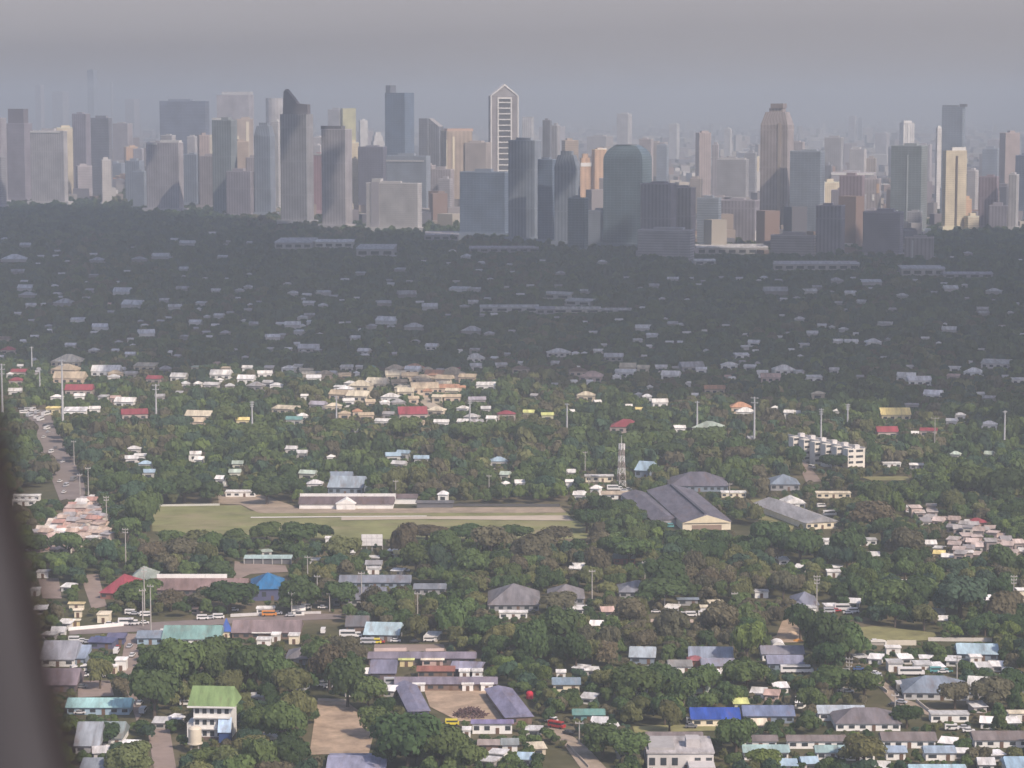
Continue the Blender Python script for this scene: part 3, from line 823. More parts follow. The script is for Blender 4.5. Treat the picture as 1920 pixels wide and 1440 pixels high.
low(668, 738, 458, 482, PL, 'pale shed with a flat front below the wide pale slab', 12)
low(795, 860, 434, 452, LI, 'pale low terrace right of the wide pale slab', 10)
low(880, 1010, 462, 474, LI, 'thin pale terrace below the broad dark blue glass block', 8)
low(1306, 1440, 458, 478, PL, 'long stepped pale terrace right of the low lilac front block', 11)
low(1302, 1342, 486, 497, WH, 'short white roofed hall in front of the stepped pale terrace', 9)
low(1450, 1612, 490, 508, (.60, .57, .55), 'very long pale roofed hall at the tree line', 11)
low(1690, 1772, 498, 518, PL, 'pale terraced hall below the low tan front block', 12)
low(1770, 1862, 510, 522, LI, 'thin pale hall beyond the trees at the right', 7)
low(900, 1010, 572, 586, PL, 'long pale school roof, left wing of the school among dark trees', 8)
low(1005, 1040, 575, 590, LI, 'ribbed pale school roof between two longer wings', 8)
low(1036, 1126, 576, 588, (.60, .58, .54), 'long ribbed school roof, middle wing among dark trees', 8)
low(1124, 1184, 579, 586, PL, 'thin white school roof at the right end of the wings', 5)
low(1012, 1072, 547, 562, (.6, .58, .54), 'pale slanting school roof behind the long wings', 8, -30)
low(1055, 1110, 560, 574, PL, 'grey slanting school roof behind the middle wing', 8, -30)
LAND += [('the big tower with the dark pointed sail', 558, 300), ('the massive dark teal tower', 1175, 380), ('the long pale sheds below the towers', 620, 460), ('the ribbed school roofs', 1060, 582),
         ('the very long pale hall at the tree line', 1530, 500), ('the broad pale slab tower', 94, 320), ('the slotted cream tower', 1788, 400), ('the wide pale slab with the grid', 738, 400)]
# ------------------------------------------------------------------ houses among the trees
def unit(name, fn, m):
    b = MB(); fn(b); return b.mesh(name, m)
U_wall = unit('house_wall', lambda b: b.box(-.5, .5, 0, 1, 0, 1, bottom=False), M_wall)
U_gable = unit('house_roof', lambda b: b.gable(1, 0, 1, 0, 1), M_roof)
U_hip = unit('house_roof', lambda b: b.hip(1, 0, 1, 0, 1, .8), M_roof)
U_flat = unit('house_roof', lambda b: b.box(-.5, .5, 0, 1, 0, 1), M_roof)
U_mono = unit('house_roof', lambda b: b.mono(1, 0, 1, 0, 1), M_roof)
U_win = unit('house_window', lambda b: b.box(-.5, .5, -.1, -.01, 0, 1), M_glass)
U_door = unit('house_door', lambda b: b.box(-.5, .5, -.12, -.01, 0, 1), mat('painted door', (.16, .10, .07), .7, .2))
UR = dict(g=U_gable, h=U_hip, f=U_flat, m=U_mono)

def small_house(x, y, wpx, roof, wall, look, kind='h', hw=3.6, group='houses among the trees', noun='house', name='house', rot=None, rnd=random):
    yb = y + 2
    for _ in range(4): yb = y + (hw + .6) * SC(yb)
    s = SC(yb); w_ = max(5.0, wpx / s)
    d_ = min(22, max(6, w_ * rnd.uniform(.55, .8)))
    rise = {'g': .30, 'h': .30, 'f': .04, 'm': .14}[kind] * d_
    p = G(x, yb)
    root = empty(name, (p.x, p.y, 0), R(rnd.uniform(-22, 14) if rot is None else rot))
    f = rnd.uniform(.88, 1.1)
    link('wall', U_wall, root, scale=(w_, d_, hw), color=tuple(v * f for v in wall))
    link('roof', UR[kind], root, loc=(0, -.6, hw), scale=(w_ + 1.2, d_ + 1.2, max(.3, rise)), color=tuple(min(.85, v * f) for v in roof))
    if y > 640:
        n = max(1, int(w_ / 5))
        for i in range(n):
            link('window', U_win, root, loc=(-w_ / 2 + w_ * (i + .5) / n, 0, hw * .32), scale=(w_ / n * .5, 1, hw * .4))
    tag(root, None, 'house' if noun == 'house' else noun, group)
    pend(root, look, noun, x, y)
    protect(x - wpx / 2, x + wpx / 2, y - .17 * wpx - 1, y + 3 + .10 * wpx, p.y)
    FOOT.append((p.x, p.y + d_ / 2, w_ * .62))
    return root

KEY = dict(w=(WH, WH, 'white roofed'), p=((.62, .62, .61), (.6, .58, .56), 'pale grey roofed'), d=((.40, .40, .41), (.36, .34, .33), 'dull grey roofed'), r=(C['red'], (.5, .42, .38), 'red roofed'),
           c=((.70, .63, .48), (.66, .58, .44), 'cream roofed'), t=(C['terra'], (.62, .5, .38), 'terracotta roofed'), a=((.52, .43, .31), (.62, .5, .38), 'tan roofed'),
           k=(C['pink'], (.5, .4, .36), 'pinkish roofed'), l=(C['lime'], (.6, .6, .4), 'lime yellow roofed'), y=((.80, .66, .28), (.66, .58, .36), 'yellow roofed'),
           i=(C['lilac'], (.45, .42, .42), 'lilac grey roofed'), e=(C['teal'], (.5, .5, .46), 'teal roofed'), b=(C['ltblue'], (.55, .55, .52), 'light blue roofed'), v=(C['palegreen'], (.6, .6, .5), 'pale green roofed'),
           n=(C['brown'], (.5, .42, .36), 'brown roofed'))
# x, row of the roof, width, colour letter
HOUSES = """739,694,14c 772,691,23w 803,691,14a 849,693,23a 734,701,14c 768,703,24a 812,702,20t 842,700,16a 794,712,23a 709,718,23c 833,718,23c 760,733,25c 801,732,14t 847,731,20c 776,746,15a 819,743,16c 654,717,18w 685,717,15w 654,750,17w 695,752,14a 722,753,15w 748,753,21d 646,774,19a 687,777,23a 727,775,16d 716,788,23w 753,791,19c 782,791,17a 827,790,22w 866,789,15w 894,790,20d 579,700,19c 607,700,23a 647,701,19a 423,689,15a 463,688,15w 504,688,14d 539,689,21w 395,720,23p 431,722,14p 476,722,25d 518,721,20w 105,743,18w 149,741,15w 192,742,14p 217,699,24a 245,699,18d
7,447,12p 47,459,20p 108,470,12p 350,455,28p 428,452,8p 25,485,48p 180,487,28d 262,485,28d 300,480,32p 417,480,20p 343,503,18p 238,508,12p 175,515,18d 33,508,24d 344,517,8p 425,522,8p 468,513,10p 44,527,14p 46,539,28p
50,552,32d 57,571,18p 102,535,14p 106,550,14p 116,567,36d 168,543,16d 227,546,32w 340,540,22d 405,544,18p 466,537,18p 538,531,14p 549,548,20p 574,552,16p 578,567,22p 607,547,28p 627,555,16d 245,570,40p 328,574,24p
376,567,20p 373,578,8p 205,569,6k 145,598,26w 188,612,30w 262,601,10d 300,601,12d 315,595,12p 365,603,22w 404,609,16w 475,606,18d 525,606,16p 548,608,28p 275,624,30w 245,635,14p 248,646,8p 387,622,14d 131,646,20p
512,631,26p 505,653,12d 540,653,12p 578,652,38d 557,643,10p 597,625,8w 318,659,6w 465,580,14d 90,610,14d 60,600,12d 220,640,12d 430,585,12d
15,655,28r 8,634,20n 35,696,24r 30,712,22r 28,732,20w 17,700,10w 122,677,48c 118,692,44a 127,708,48a 147,730,42r 197,695,44w 214,705,18p 270,685,34c 287,709,22r 310,690,18d 333,705,24w 365,687,12v 348,718,14p 370,718,12w
390,718,8w 412,701,32w 413,711,12w 405,680,10k 460,709,26w 497,699,22w 502,716,18p 575,693,20c 588,707,22w 590,699,14d 623,697,12p 635,724,16p 215,745,14k 232,752,32w 177,765,16w 100,764,24y 140,769,34w 253,775,40r
371,778,42c 365,789,26a 455,786,20y 530,765,38c 570,741,12w 593,757,24i 550,785,24e 568,778,16w 625,760,24c 632,738,28a 300,742,14d 335,735,12d
650,687,20p 699,687,10e 737,690,26a 742,702,30c 780,689,32t 749,715,24a 755,726,28c 790,708,32a 812,700,28t 830,709,26a 855,700,28a 798,727,42a 838,726,36t 867,725,12t 857,691,10r 875,706,26a 705,714,32c 672,722,34c
646,728,24w 668,741,34c 730,743,28w 815,768,28c 848,743,26a 911,721,30w 669,698,10w 775,775,44r 670,770,14t 895,748,26i 866,764,18w 911,765,14p 950,775,28r 991,772,16l 1027,777,18l 882,780,22p 920,783,14w
745,799,20c 658,800,26p 1098,740,28c 1122,752,12w 1075,770,6w 1085,695,30n 1107,705,36k 1105,714,10w 1077,714,10w 1177,687,26c 1205,688,18c 1170,697,32w 1157,705,14w 1256,702,28w 1219,724,8w 1213,742,14w 1195,738,10p
1238,753,24w 1180,760,12w 1197,766,10y 1172,799,48r 1275,801,20w 1000,740,12d 1040,720,10d 975,690,26n
873,480,20p 902,492,16p 897,506,12p 848,470,14p 960,509,10p 955,495,10p 750,504,24d 730,525,12d 768,527,12d 858,540,36w 855,527,12p 764,551,34d 913,559,12p 787,566,14p 807,574,28w 720,567,28d 723,600,42w 732,612,12d
776,612,36d 695,610,20d 665,632,18p 808,648,22w 778,639,16d 680,657,22p 741,662,8d 893,670,28w 882,619,36d 1048,660,44p 1080,661,14w 1094,661,6w 975,679,6w 950,663,10d 1097,603,7w 1113,622,14p 1162,599,14p 1205,614,28p
1222,627,20w 1218,648,8p 1262,522,20p 1175,520,12d 1226,535,18d 1130,490,18p 995,535,14p 1207,667,10p 1150,668,34d 1275,607,12p 840,590,10d 960,620,12d
1311,533,10p 1288,561,12p 1455,545,44d 1570,525,24d 1635,528,38p 1520,545,26p 1594,548,20w 1632,540,8w 1692,553,24p 1784,540,26p 1863,545,30p 1864,562,8d 1842,579,24d 1673,579,16d 1584,580,8d 1541,609,16w 1582,616,18p
1657,605,26p 1668,606,10w 1523,624,20p 1597,639,24w 1640,640,28w 1664,635,10w 1780,617,26p 1735,633,14p 1288,623,14w 1412,641,20w 1398,649,14p 1392,664,26w 1323,656,8w 1461,631,6p 1367,683,26w 1300,686,36d 1315,691,16w
1430,697,16w 1445,706,30k 1472,692,34w 1500,695,14p 1565,692,14p 1527,706,26w 1612,705,12d 1707,686,12p 1790,688,18w 1786,703,18k 1823,696,28w 1865,680,44p 1817,678,10p 1697,705,28w 1725,712,36w 1910,710,22w 1885,705,12p
1748,738,28w 1840,737,12w 1856,745,16d 1340,728,32t 1374,708,6w 1363,705,10k 1290,717,10w 1303,739,8w 1533,737,20c 1390,762,32t 1397,771,28w 1452,763,12w 1478,772,14w 1495,772,6w 1567,769,6w 1680,776,46y 1665,808,38r
1740,806,30r 1715,811,10w 1710,758,20d 1800,777,16w 1783,788,16w 1855,794,24w 1325,801,56v 1790,850,18v 1853,850,14v 1410,820,12d 
262,853,20w 272,868,24b 278,884,22b 247,858,22p 365,850,22w 372,860,14w 250,840,24p 445,868,18v 440,884,20v 413,896,20w 545,840,20p 565,848,18p 575,886,30v 590,905,28p 620,855,12w 738,853,26b 755,848,22b 790,858,26b 745,868,24p 
935,863,32b 945,888,16v 950,905,10w 975,904,14w 1070,884,14p 1068,902,8w 1085,926,20w 1115,914,16w 830,925,18w 915,810,0w
"""
hr = random.Random(5)
HL = []
for tok in HOUSES.split():
    a, b_, c_ = tok.split(',')
    if float(c_[:-1]) >= 5: HL.append((float(a), float(b_), float(c_[:-1]), c_[-1]))
for _ in range(230):
    px, py = hr.uniform(0, 1920), 436 + 262 * hr.random() ** .9
    if py < np.interp(px, [0, 250, 430, 600, 850, 1000, 1300, 1700, 1750, 1920], [400, 400, 415, 475, 470, 480, 505, 525, 460, 460]): continue
    if any(abs(h[0] - px) < 14 and abs(h[1] - py) < 5 for h in HL): continue
    HL.append((px, py, hr.choice([6, 8, 10, 12, 14, 18]), hr.choice('ppdpwdp')))
HL.sort(key=lambda h: -h[2] * (1.3 if h[1] > 670 else .9))
for a, b_, wp, k in HL[:300]:
    rf, wl, lk = KEY[k]
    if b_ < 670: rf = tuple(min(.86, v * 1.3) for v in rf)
    elif b_ < 800: wp *= 1.18
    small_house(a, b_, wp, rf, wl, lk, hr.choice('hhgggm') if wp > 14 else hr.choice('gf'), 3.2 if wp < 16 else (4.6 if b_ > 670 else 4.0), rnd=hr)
# the smallest ones, past three hundred, in one mesh
mf = MB(); mt = []
for a, b_, wp, k in HL[300:]:
    rf, wl, lk = KEY[k]
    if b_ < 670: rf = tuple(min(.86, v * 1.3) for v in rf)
    yb = b_ + 2
    for _ in range(4): yb = b_ + 4.0 * SC(yb)
    s = SC(yb); w_ = max(4.5, wp / s); d_ = max(5, w_ * .7); p = G(a, yb); an = R(hr.uniform(-25, 15)); hw = 3.4
    q = MB(); q.box(-w_ / 2, w_ / 2, 0, d_, 0, hw, bottom=False); nw = len(q.v)
    (q.gable if hr.random() < .7 else q.hip)(w_ + 1, -.5, d_ + .5, hw, d_ * .28)
    i0 = len(mf.v)
    mf.v += [(p.x + x * math.cos(an) - y * math.sin(an), p.y + x * math.sin(an) + y * math.cos(an), z) for x, y, z in q.v]
    mf.f += [tuple(i + i0 for i in f) for f in q.f]; mf.u += q.u; mf.m += q.m
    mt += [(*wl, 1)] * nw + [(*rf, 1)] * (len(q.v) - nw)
    protect(a - wp / 2, a + wp / 2, b_ - .17 * wp - 1, b_ + 2, p.y)
    FOOT.append((p.x, p.y + d_ / 2, w_ * .6))
me = mf.mesh('far_houses', attrcol('far house paint'))
me.attributes.new('tint', 'FLOAT_COLOR', 'POINT').data.foreach_set('color', np.array(mt, dtype=np.float32).ravel())
tag(link('far_houses', me), 'scatter of the smallest and farthest roofs sunk among the trees', 'houses', kind='stuff')

# white multi-winged house row right of the poles
# ------------------------------------------------------------------ poles
def pole(x, yt, yb, label, arms=2, thick=.28, steel=False, group='utility poles standing among the trees', cat='utility pole', name='utility_pole'):
    """a pole whose top shows at yt; its foot stands on the ground a little below yb, in the trees"""
    s = SC(yb)
    hide = 7 if yb < 1140 else 2
    yf = yb + hide * s * .5
    p = G(x, yf)
    H = ZAT(p, yt)
    root = empty(name, (p.x, p.y, 0), R(random.uniform(-25, 25)))
    tag(root, label, cat, group)
    k = thick * (1 + H / 60)
    b = MB(); b.bar((0, 0, 0), (0, 0, H), k, 8, k * .55); b.build('pole', M_steel if steel else M_conc, root)
    for i in range(arms):
        z = H - .8 - i * (1.5 if H < 25 else 3.2)
        L = (1.5 if H < 25 else 2.6) * (1 - .12 * i)
        b = MB(); b.box(-L, L, -.32 * k * 1.6 - .1, .32 * k * 1.6 + .1, z - .16, z + .16)
        a = b.build('crossarm', M_steel if steel else M_conc, root)
        for sx_ in (-.85, .85):
            q = MB(); q.bar((L * sx_, 0, z + .161), (L * sx_, 0, z + .75), .13, 6, .09); q.build('insulator', mat('pale insulator', (.6, .6, .6), .4, .1), a)
    protect(x - 2, x + 2, yt, yb - 3, p.y)
    return root
PL_ = [(5, 682, 778, 3, 'tall steel pole at the far left edge beside red roofs'), (118, 674, 792, 2, 'tallest steel pole in front of the cream and tan villa at the left'),
 (60, 650, 690, 1, 'short thin pole above the red roofs at the left'), (75, 692, 728, 1, 'faint thin pole left of the tallest steel pole'), (293, 720, 777, 2, 'pale pole right of a red roof, left of the next pale pole'),
 (473, 752, 808, 3, 'pale pole with three crossarms left of the cream round-ended house'), (631, 742, 787, 2, 'pole beside tan houses left of the terracotta village'), (881, 750, 802, 2, 'pole right of the white many-windowed row house'),
 (1063, 756, 806, 1, 'pale pole alone among trees right of the lime roofs'), (1307, 752, 802, 1, 'thin pole standing by the pale green long roof'), (1414, 744, 822, 2, 'dark tall pole with a box on top'),
 (1539, 766, 822, 3, 'bright pole rising behind the white apartment block'), (1589, 757, 802, 3, 'bright pole right of the one behind the apartment block'), (1883, 770, 826, 1, 'pale pole near the right edge among trees'),
 (1752, 782, 846, 1, 'thin pole below the dim red roof'), (139, 826, 862, 1, 'pole by the road, farther one at the bend'), (150, 888, 916, 1, 'short pole beside the road near the shacks'),
 (166, 876, 930, 1, 'pole right of the road above the crowded shacks'), (200, 930, 978, 2, 'pole at the right edge of the crowded shacks'), (236, 990, 1052, 2, 'slim pole among trees below the crowded shacks'),
 (271, 1062, 1136, 2, 'pole in front of the grey green hipped roof'), (283, 1096, 1180, 1, 'tall thin pole left of the teal street building'), (268, 1104, 1170, 1, 'tall thin pole just left of another one by the teal street building'),
 (547, 1110, 1152, 1, 'lamp-like pole with one arm right of the blue hipped roof'), (577, 1042, 1078, 1, 'pole right of the open pavilion'), (595, 1078, 1114, 1, 'pole between the blue hipped roof and the long dim roofs'),
 (618, 1110, 1142, 1, 'pole with one crossarm by the street of parked cars'), (678, 1072, 1130, 1, 'pole in front of the long dim slate roofs'), (783, 1110, 1150, 1, 'pale pole above the light blue shop roof'),
 (1110, 1068, 1118, 1, 'leaning pale pole right of the grey barrack roofs'), (1209, 1052, 1086, 1, 'pole by the small grey and red house'), (1531, 1078, 1146, 3, 'pole with three crossarms left of the school lawn'),
 (1900, 1078, 1122, 3, 'pole with three crossarms beside the small white kiosk at the right'), (1592, 1232, 1262, 3, 'pole above a row of parked cars'), (1794, 1230, 1268, 1, 'pole behind the blue grey hall roof'),
 (1086, 1352, 1390, 1, 'thin pole beside the dirt road at the bottom'), (1377, 1110, 1142, 1, 'short pale pole right of the scattered kiosks'), (1246, 1110, 1132, 1, 'short pole left of the scattered kiosks'),
 (410, 1108, 1132, 1, 'short pole below the long brown roof'), (742, 900, 926, 1, 'short mast behind the grandstand'), (917, 890, 912, 1, 'short pole behind the playing field hedge'), (1097, 846, 880, 1, 'thin pole left of the lattice tower'),
 (1678, 1300, 1330, 1, 'pole by the branch road at the right'), (1104, 888, 905, 1, 'stubby pole by the white hall near the lattice tower'), (1368, 905, 925, 1, 'short pole between the two dark hangars')]
for x, yt, yb, n, lb in PL_:
    pole(x, yt, yb, lb, n, .55 if yb < 830 else .26, yb < 830)

def lattice_tower(x, yt, yb):
    p = G(x, yb); H = ZAT(p, yt)
    root = empty('telecom_tower', (p.x, p.y, 0), R(20))
    tag(root, 'red and white lattice telecom tower beside the white hall', 'telecom tower')
    M_w = mat('tower paint white', (.72, .71, .69), .6, .1); M_r = mat('tower paint red', (.36, .30, .28), .6, .1)
    n = 7
    hw = lambda z: 2.0 - 1.0 * z / H
    for i in range(n):
        z0, z1 = H * .93 * i / n, H * .93 * (i + 1) / n
        b = MB()
        cs = [(-1, -1), (1, -1), (1, 1), (-1, 1)]
        for j in range(4):
            (ax, ay), (bx, by) = cs[j], cs[(j + 1) % 4]
            a0, a1, b0, b1 = hw(z0), hw(z1), hw(z0), hw(z1)
            b.bar((ax * a0, ay * a0, z0), (ax * a1, ay * a1, z1), .22, 4)
            b.bar((ax * a0, ay * a0, z0), (bx * b1, by * b1, z1), .13, 4)
            b.bar((bx * b0, by * b0, z0), (ax * a1, ay * a1, z1), .13, 4)
            b.bar((ax * a1, ay * a1, z1), (bx * b1, by * b1, z1), .13, 4)
        b.build('lattice_section', M_w if i % 2 == 0 else M_r, root)
    b = MB(); b.bar((0, 0, H * .93), (0, 0, H + 3), .16, 6, .08); b.build('mast', M_w, root)
    for k in range(3):
        b = MB(); a = 2 * math.pi * k / 3; b.bar((1.9 * math.cos(a), 1.9 * math.sin(a), H * .80), (1.9 * math.cos(a), 1.9 * math.sin(a), H * .93), .35, 6); b.build('antenna', M_w, root)
    protect(x - 8, x + 8, yt - 4, yb - 10, p.y)
lattice_tower(1165, 826, 912)
LAND.append(('the lattice telecom tower', 1165, 870))

# ------------------------------------------------------------------ vehicles
U_body = unit('vehicle_body', lambda b: (b.prism([(-.5, -.5), (.5, -.5), (.5, .5), (-.5, .5)], .22, .58, 0, True, True), b.prism([(-.34, -.46), (.30, -.46), (.30, .46), (-.34, .46)], .58, .60, 0, False)), objcol('vehicle paint', .35, .05, .5, .5))
U_cabin = unit('vehicle_cabin', lambda b: b.prism([(-.34, -.45), (.28, -.45), (.28, .45), (-.34, .45)], .58, .93, 0, False, False, None, [(-.26, -.38), (.16, -.38), (.16, .38), (-.26, .38)]), M_glass)
U_top = unit('vehicle_roof', lambda b: b.box(-.265, .165, -.385, .385, .93, 1.0), objcol('vehicle paint'))
U_van = unit('vehicle_body', lambda b: (b.box(-.5, .38, -.5, .5, .16, 1.0), b.prism([(.38, -.5), (.5, -.5), (.5, .5), (.38, .5)], .16, .55, 0, True, True)), objcol('vehicle paint'))
U_vglass = unit('vehicle_window', lambda b: (b.box(-.42, .385, -.51, -.501, .56, .84), b.box(.381, .39, -.42, .42, .56, .88)), M_glass)
bw = MB()
bw.bar((0, -.11, 0), (0, .11, 0), .33, 10)
U_wheel = bw.mesh('wheel', mat('tyre rubber', (.025, .025, .025), .9, .1))
VK = dict(car=(4.4, 1.8, 1.5), van=(5.0, 1.95, 2.2), truck=(7.5, 2.4, 3.0), bus=(10.5, 2.5, 3.1), jeepney=(6.5, 2.1, 2.4))
VC = dict(w=((.78, .77, .75), 'white'), s=((.50, .51, .53), 'silver'), k=((.04, .04, .045), 'black'), r=((.42, .03, .03), 'red'), b=((.06, .12, .30), 'blue'), y=((.75, .62, .05), 'yellow'), g=((.2, .2, .21), 'grey'), t=((.12, .36, .36), 'teal'), o=((.65, .25, .05), 'orange'))
def vehicle(x, y, kind, ck, rz, wheels=True):
    L, W, H = VK[kind]
    p = G(x, y)
    root = empty('parked_' + kind, (p.x, p.y, .35), R(rz))
    c, cn = VC[ck]
    if kind == 'car':
        link('body', U_body, root, scale=(L, W, H), color=c); link('window', U_cabin, root, scale=(L, W, H)); link('roof', U_top, root, scale=(L, W, H), color=c)
    else:
        link('body', U_van, root, scale=(L, W, H), color=c)
        link('window', U_vglass, root, scale=(L, W, H))
        link('window', U_vglass, root, scale=(L, -W, H))
    if wheels:
        for sx_ in (-.32, .32):
            for sy_ in (-.46, .46): link('wheel', U_wheel, root, loc=(L * sx_, W * sy_, .33), scale=(H / 1.5 if kind == 'car' else 1.25,) * 3)
    tag(root, None, kind, 'vehicles parked or driving along the streets')
    pend(root, cn, kind, x, y)
    s = SC(y)
    protect(x - L * s * .45, x + L * s * .45, y - H * s, y - 1, p.y)
V_ = """76,790,truck,w,75 84,800,car,k,75 88,806,jeepney,w,75 90,812,car,s,78 82,822,car,w,-100 104,842,car,g,78 96,850,van,w,-100 118,868,car,w,80 112,905,car,w,80 124,913,van,s,-100 120,925,car,w,85 138,902,jeepney,g,80 86,780,bus,w,75 70,776,jeepney,s,75 62,772,truck,w,80 52,770,van,s,10 45,776,jeepney,w,20 40,768,car,w,0 56,782,truck,s,70 68,786,van,w,75
245,1153,van,w,0 252,1154,car,s,0 273,1157,van,w,5 238,1173,truck,w,5 250,1173,van,w,5 225,1172,car,s,5 205,1173,car,w,5 270,1171,car,w,5 265,1197,car,s,0 300,1193,van,w,15 312,1190,van,w,10 322,1188,car,w,0 438,1147,car,s,0 410,1161,van,w,3 400,1161,car,w,3 392,1162,car,s,3 380,1163,van,w,3 505,1156,jeepney,o,3 520,1153,car,w,3 574,1143,van,w,3 605,1142,car,w,3 545,1157,car,s,3
156,1205,car,w,0 140,1204,van,w,0 164,1207,car,s,0 175,1215,car,g,0 190,1204,van,b,0 220,1206,car,w,90 221,1218,car,r,90 218,1226,van,w,90 243,1215,car,s,85 248,1232,car,w,85 150,1262,truck,w,30 158,1270,car,w,10 177,1273,car,k,90 189,1271,van,w,0 154,1291,car,g,0 150,1340,car,w,0 157,1337,van,w,0 350,1324,van,w,0 262,1322,car,w,85 268,1338,van,s,85
653,1196,truck,w,0 668,1196,van,w,0 760,1072,car,w,0 606,1188,van,w,90 645,1188,car,s,60 690,1208,jeepney,s,0 704,1208,van,y,0 712,1207,car,r,0 742,1205,car,w,0 778,1206,car,k,0 805,1204,van,w,0 848,1361,van,y,0 828,1364,car,k,0 810,1288,van,w,0 722,1272,truck,w,20 738,1286,truck,s,5 605,1288,van,w,20 617,1292,car,w,0 1034,1356,van,w,-40 1044,1366,jeepney,r,-35 1066,1378,car,k,-40 897,1280,van,w,5
1283,1155,car,w,0 1296,1157,van,w,0 1270,1152,car,w,0 1320,1156,van,w,0 1258,1149,car,s,0 1230,1150,car,w,0 1340,1141,car,w,0 1180,1263,van,w,0 1170,1266,car,w,0 1262,1266,van,w,0 1250,1268,car,k,0 1270,1257,car,r,0 1480,1260,car,w,0 1488,1263,bus,w,0 1500,1263,bus,w,0 1544,1266,van,t,0 1556,1267,van,t,0 1568,1268,car,t,0 1583,1266,van,w,0 1610,1258,car,b,0 1640,1266,car,w,60 1645,1274,van,s,60 1640,1206,car,w,0
1708,1267,bus,w,0 1755,1262,van,t,0 1776,1262,car,t,0 1768,1263,car,w,0 1290,1257,car,s,0 1890,1263,van,w,0 1905,1265,car,w,0 1676,1326,car,k,-30 1690,1320,car,s,-30 1580,1298,car,s,0 1590,1300,car,w,0 1300,1358,van,w,0 1296,1366,car,g,0 1784,1370,van,w,0 1808,1368,car,s,0 1816,1374,car,w,0 1555,1150,van,s,0 1580,1146,truck,w,0 1590,1152,car,w,0 1600,1150,van,w,0 1568,1148,car,r,0
1706,962,car,w,0 1555,968,truck,w,10 1540,952,van,w,10 1330,985,car,w,0 1208,948,truck,w,10 1250,942,van,w,20 1255,990,van,t,0 1440,993,van,w,40 1090,928,van,w,0 1115,917,car,w,0 1150,920,truck,w,0 1160,920,van,w,0 1170,922,car,s,0 1178,920,car,w,0 1570,876,truck,w,-30 1522,879,van,w,-60"""
for tok in V_.split():
    x, y, k, c, rz = tok.split(',')
    vehicle(float(x), float(y), k, c, float(rz), float(y) > 1100)

# ------------------------------------------------------------------ crowded shacks
def shacks(pts, n, seed, place, pal, wmin=14, wmax=30):
    r = random.Random(seed)
    xs, ys = [p[0] for p in pts], [p[1] for p in pts]
    def inside(x, y):
        c = False
        for (xa, ya), (xb, yb) in zip(pts, pts[1:] + pts[:1]):
            if (ya > y) != (yb > y) and x < (xb - xa) * (y - ya) / (yb - ya) + xa: c = not c
        return c
    got, tries = [], 0
    while len(got) < n and tries < 4000:
        tries += 1
        x, y = r.uniform(min(xs), max(xs)), r.uniform(min(ys), max(ys))
        if not inside(x, y) or any(abs(x - a) < 8 and abs(y - b) < 4.6 for a, b in got): continue
        got.append((x, y))
        c, look = r.choice(pal)
        small_house(x, y, r.uniform(wmin, wmax), c, r.choice([(.55, .45, .40), (.42, .33, .30), (.62, .58, .52), (.35, .30, .28)]), look, r.choice('mmgf'), r.choice([3, 3, 5.2]), 'crowded shacks ' + place, 'shack', 'shack', r.uniform(-30, 10), r)
SP = [((.62, .50, .44), 'pinkish roofed'), ((.66, .58, .50), 'beige roofed'), ((.50, .36, .31), 'rusty pink roofed'), ((.70, .68, .64), 'whitish roofed'), ((.42, .40, .40), 'grey roofed'), ((.50, .30, .25), 'rust red roofed'), ((.56, .44, .36), 'tan roofed')]
SP2 = [((.50, .45, .42), 'beige roofed'), ((.40, .38, .37), 'dull grey roofed'), ((.62, .60, .57), 'whitish roofed'), ((.44, .36, .32), 'brownish roofed'), ((.30, .29, .30), 'dark grey roofed'), ((.56, .47, .43), 'pinkish roofed')]
shacks([(58, 1030), (70, 995), (112, 968), (146, 934), (176, 930), (188, 970), (206, 1002), (150, 1012), (110, 1028)], 120, 4, 'beside the road', SP, 9, 20)
shacks([(1700, 950), (1740, 938), (1772, 966), (1860, 985), (1900, 1000), (1800, 992), (1720, 972)], 20, 6, 'at the right', SP2, 10, 22)
shacks([(1775, 1008), (1830, 1000), (1925, 1010), (1925, 1036), (1800, 1040)], 30, 8, 'at the right', SP2, 9, 22)
LAND += [('the crowded pink shacks by the road', 130, 985), ('the crowded shacks at the right edge', 1850, 1015), ('the terracotta roofed village', 810, 712), ('the tallest steel pole at the left', 118, 730), ('the red roof near the lattice tower', 1172, 799),
         ('the yellow roof at the right', 1680, 776), ('the pale pole with three crossarms', 473, 780), ('the two lime roofs', 1009, 774), ('the bright paired poles at the right', 1564, 785), ('the red roof left of the pale pole', 253, 775)]
patch('trodden_earth', [(56, 1032), (68, 992), (110, 966), (146, 932), (178, 928), (192, 970), (208, 1004), (150, 1016), (108, 1032)], mat('trodden pinkish earth', (.40, .31, .27), .95, .2, .2), .12, False)
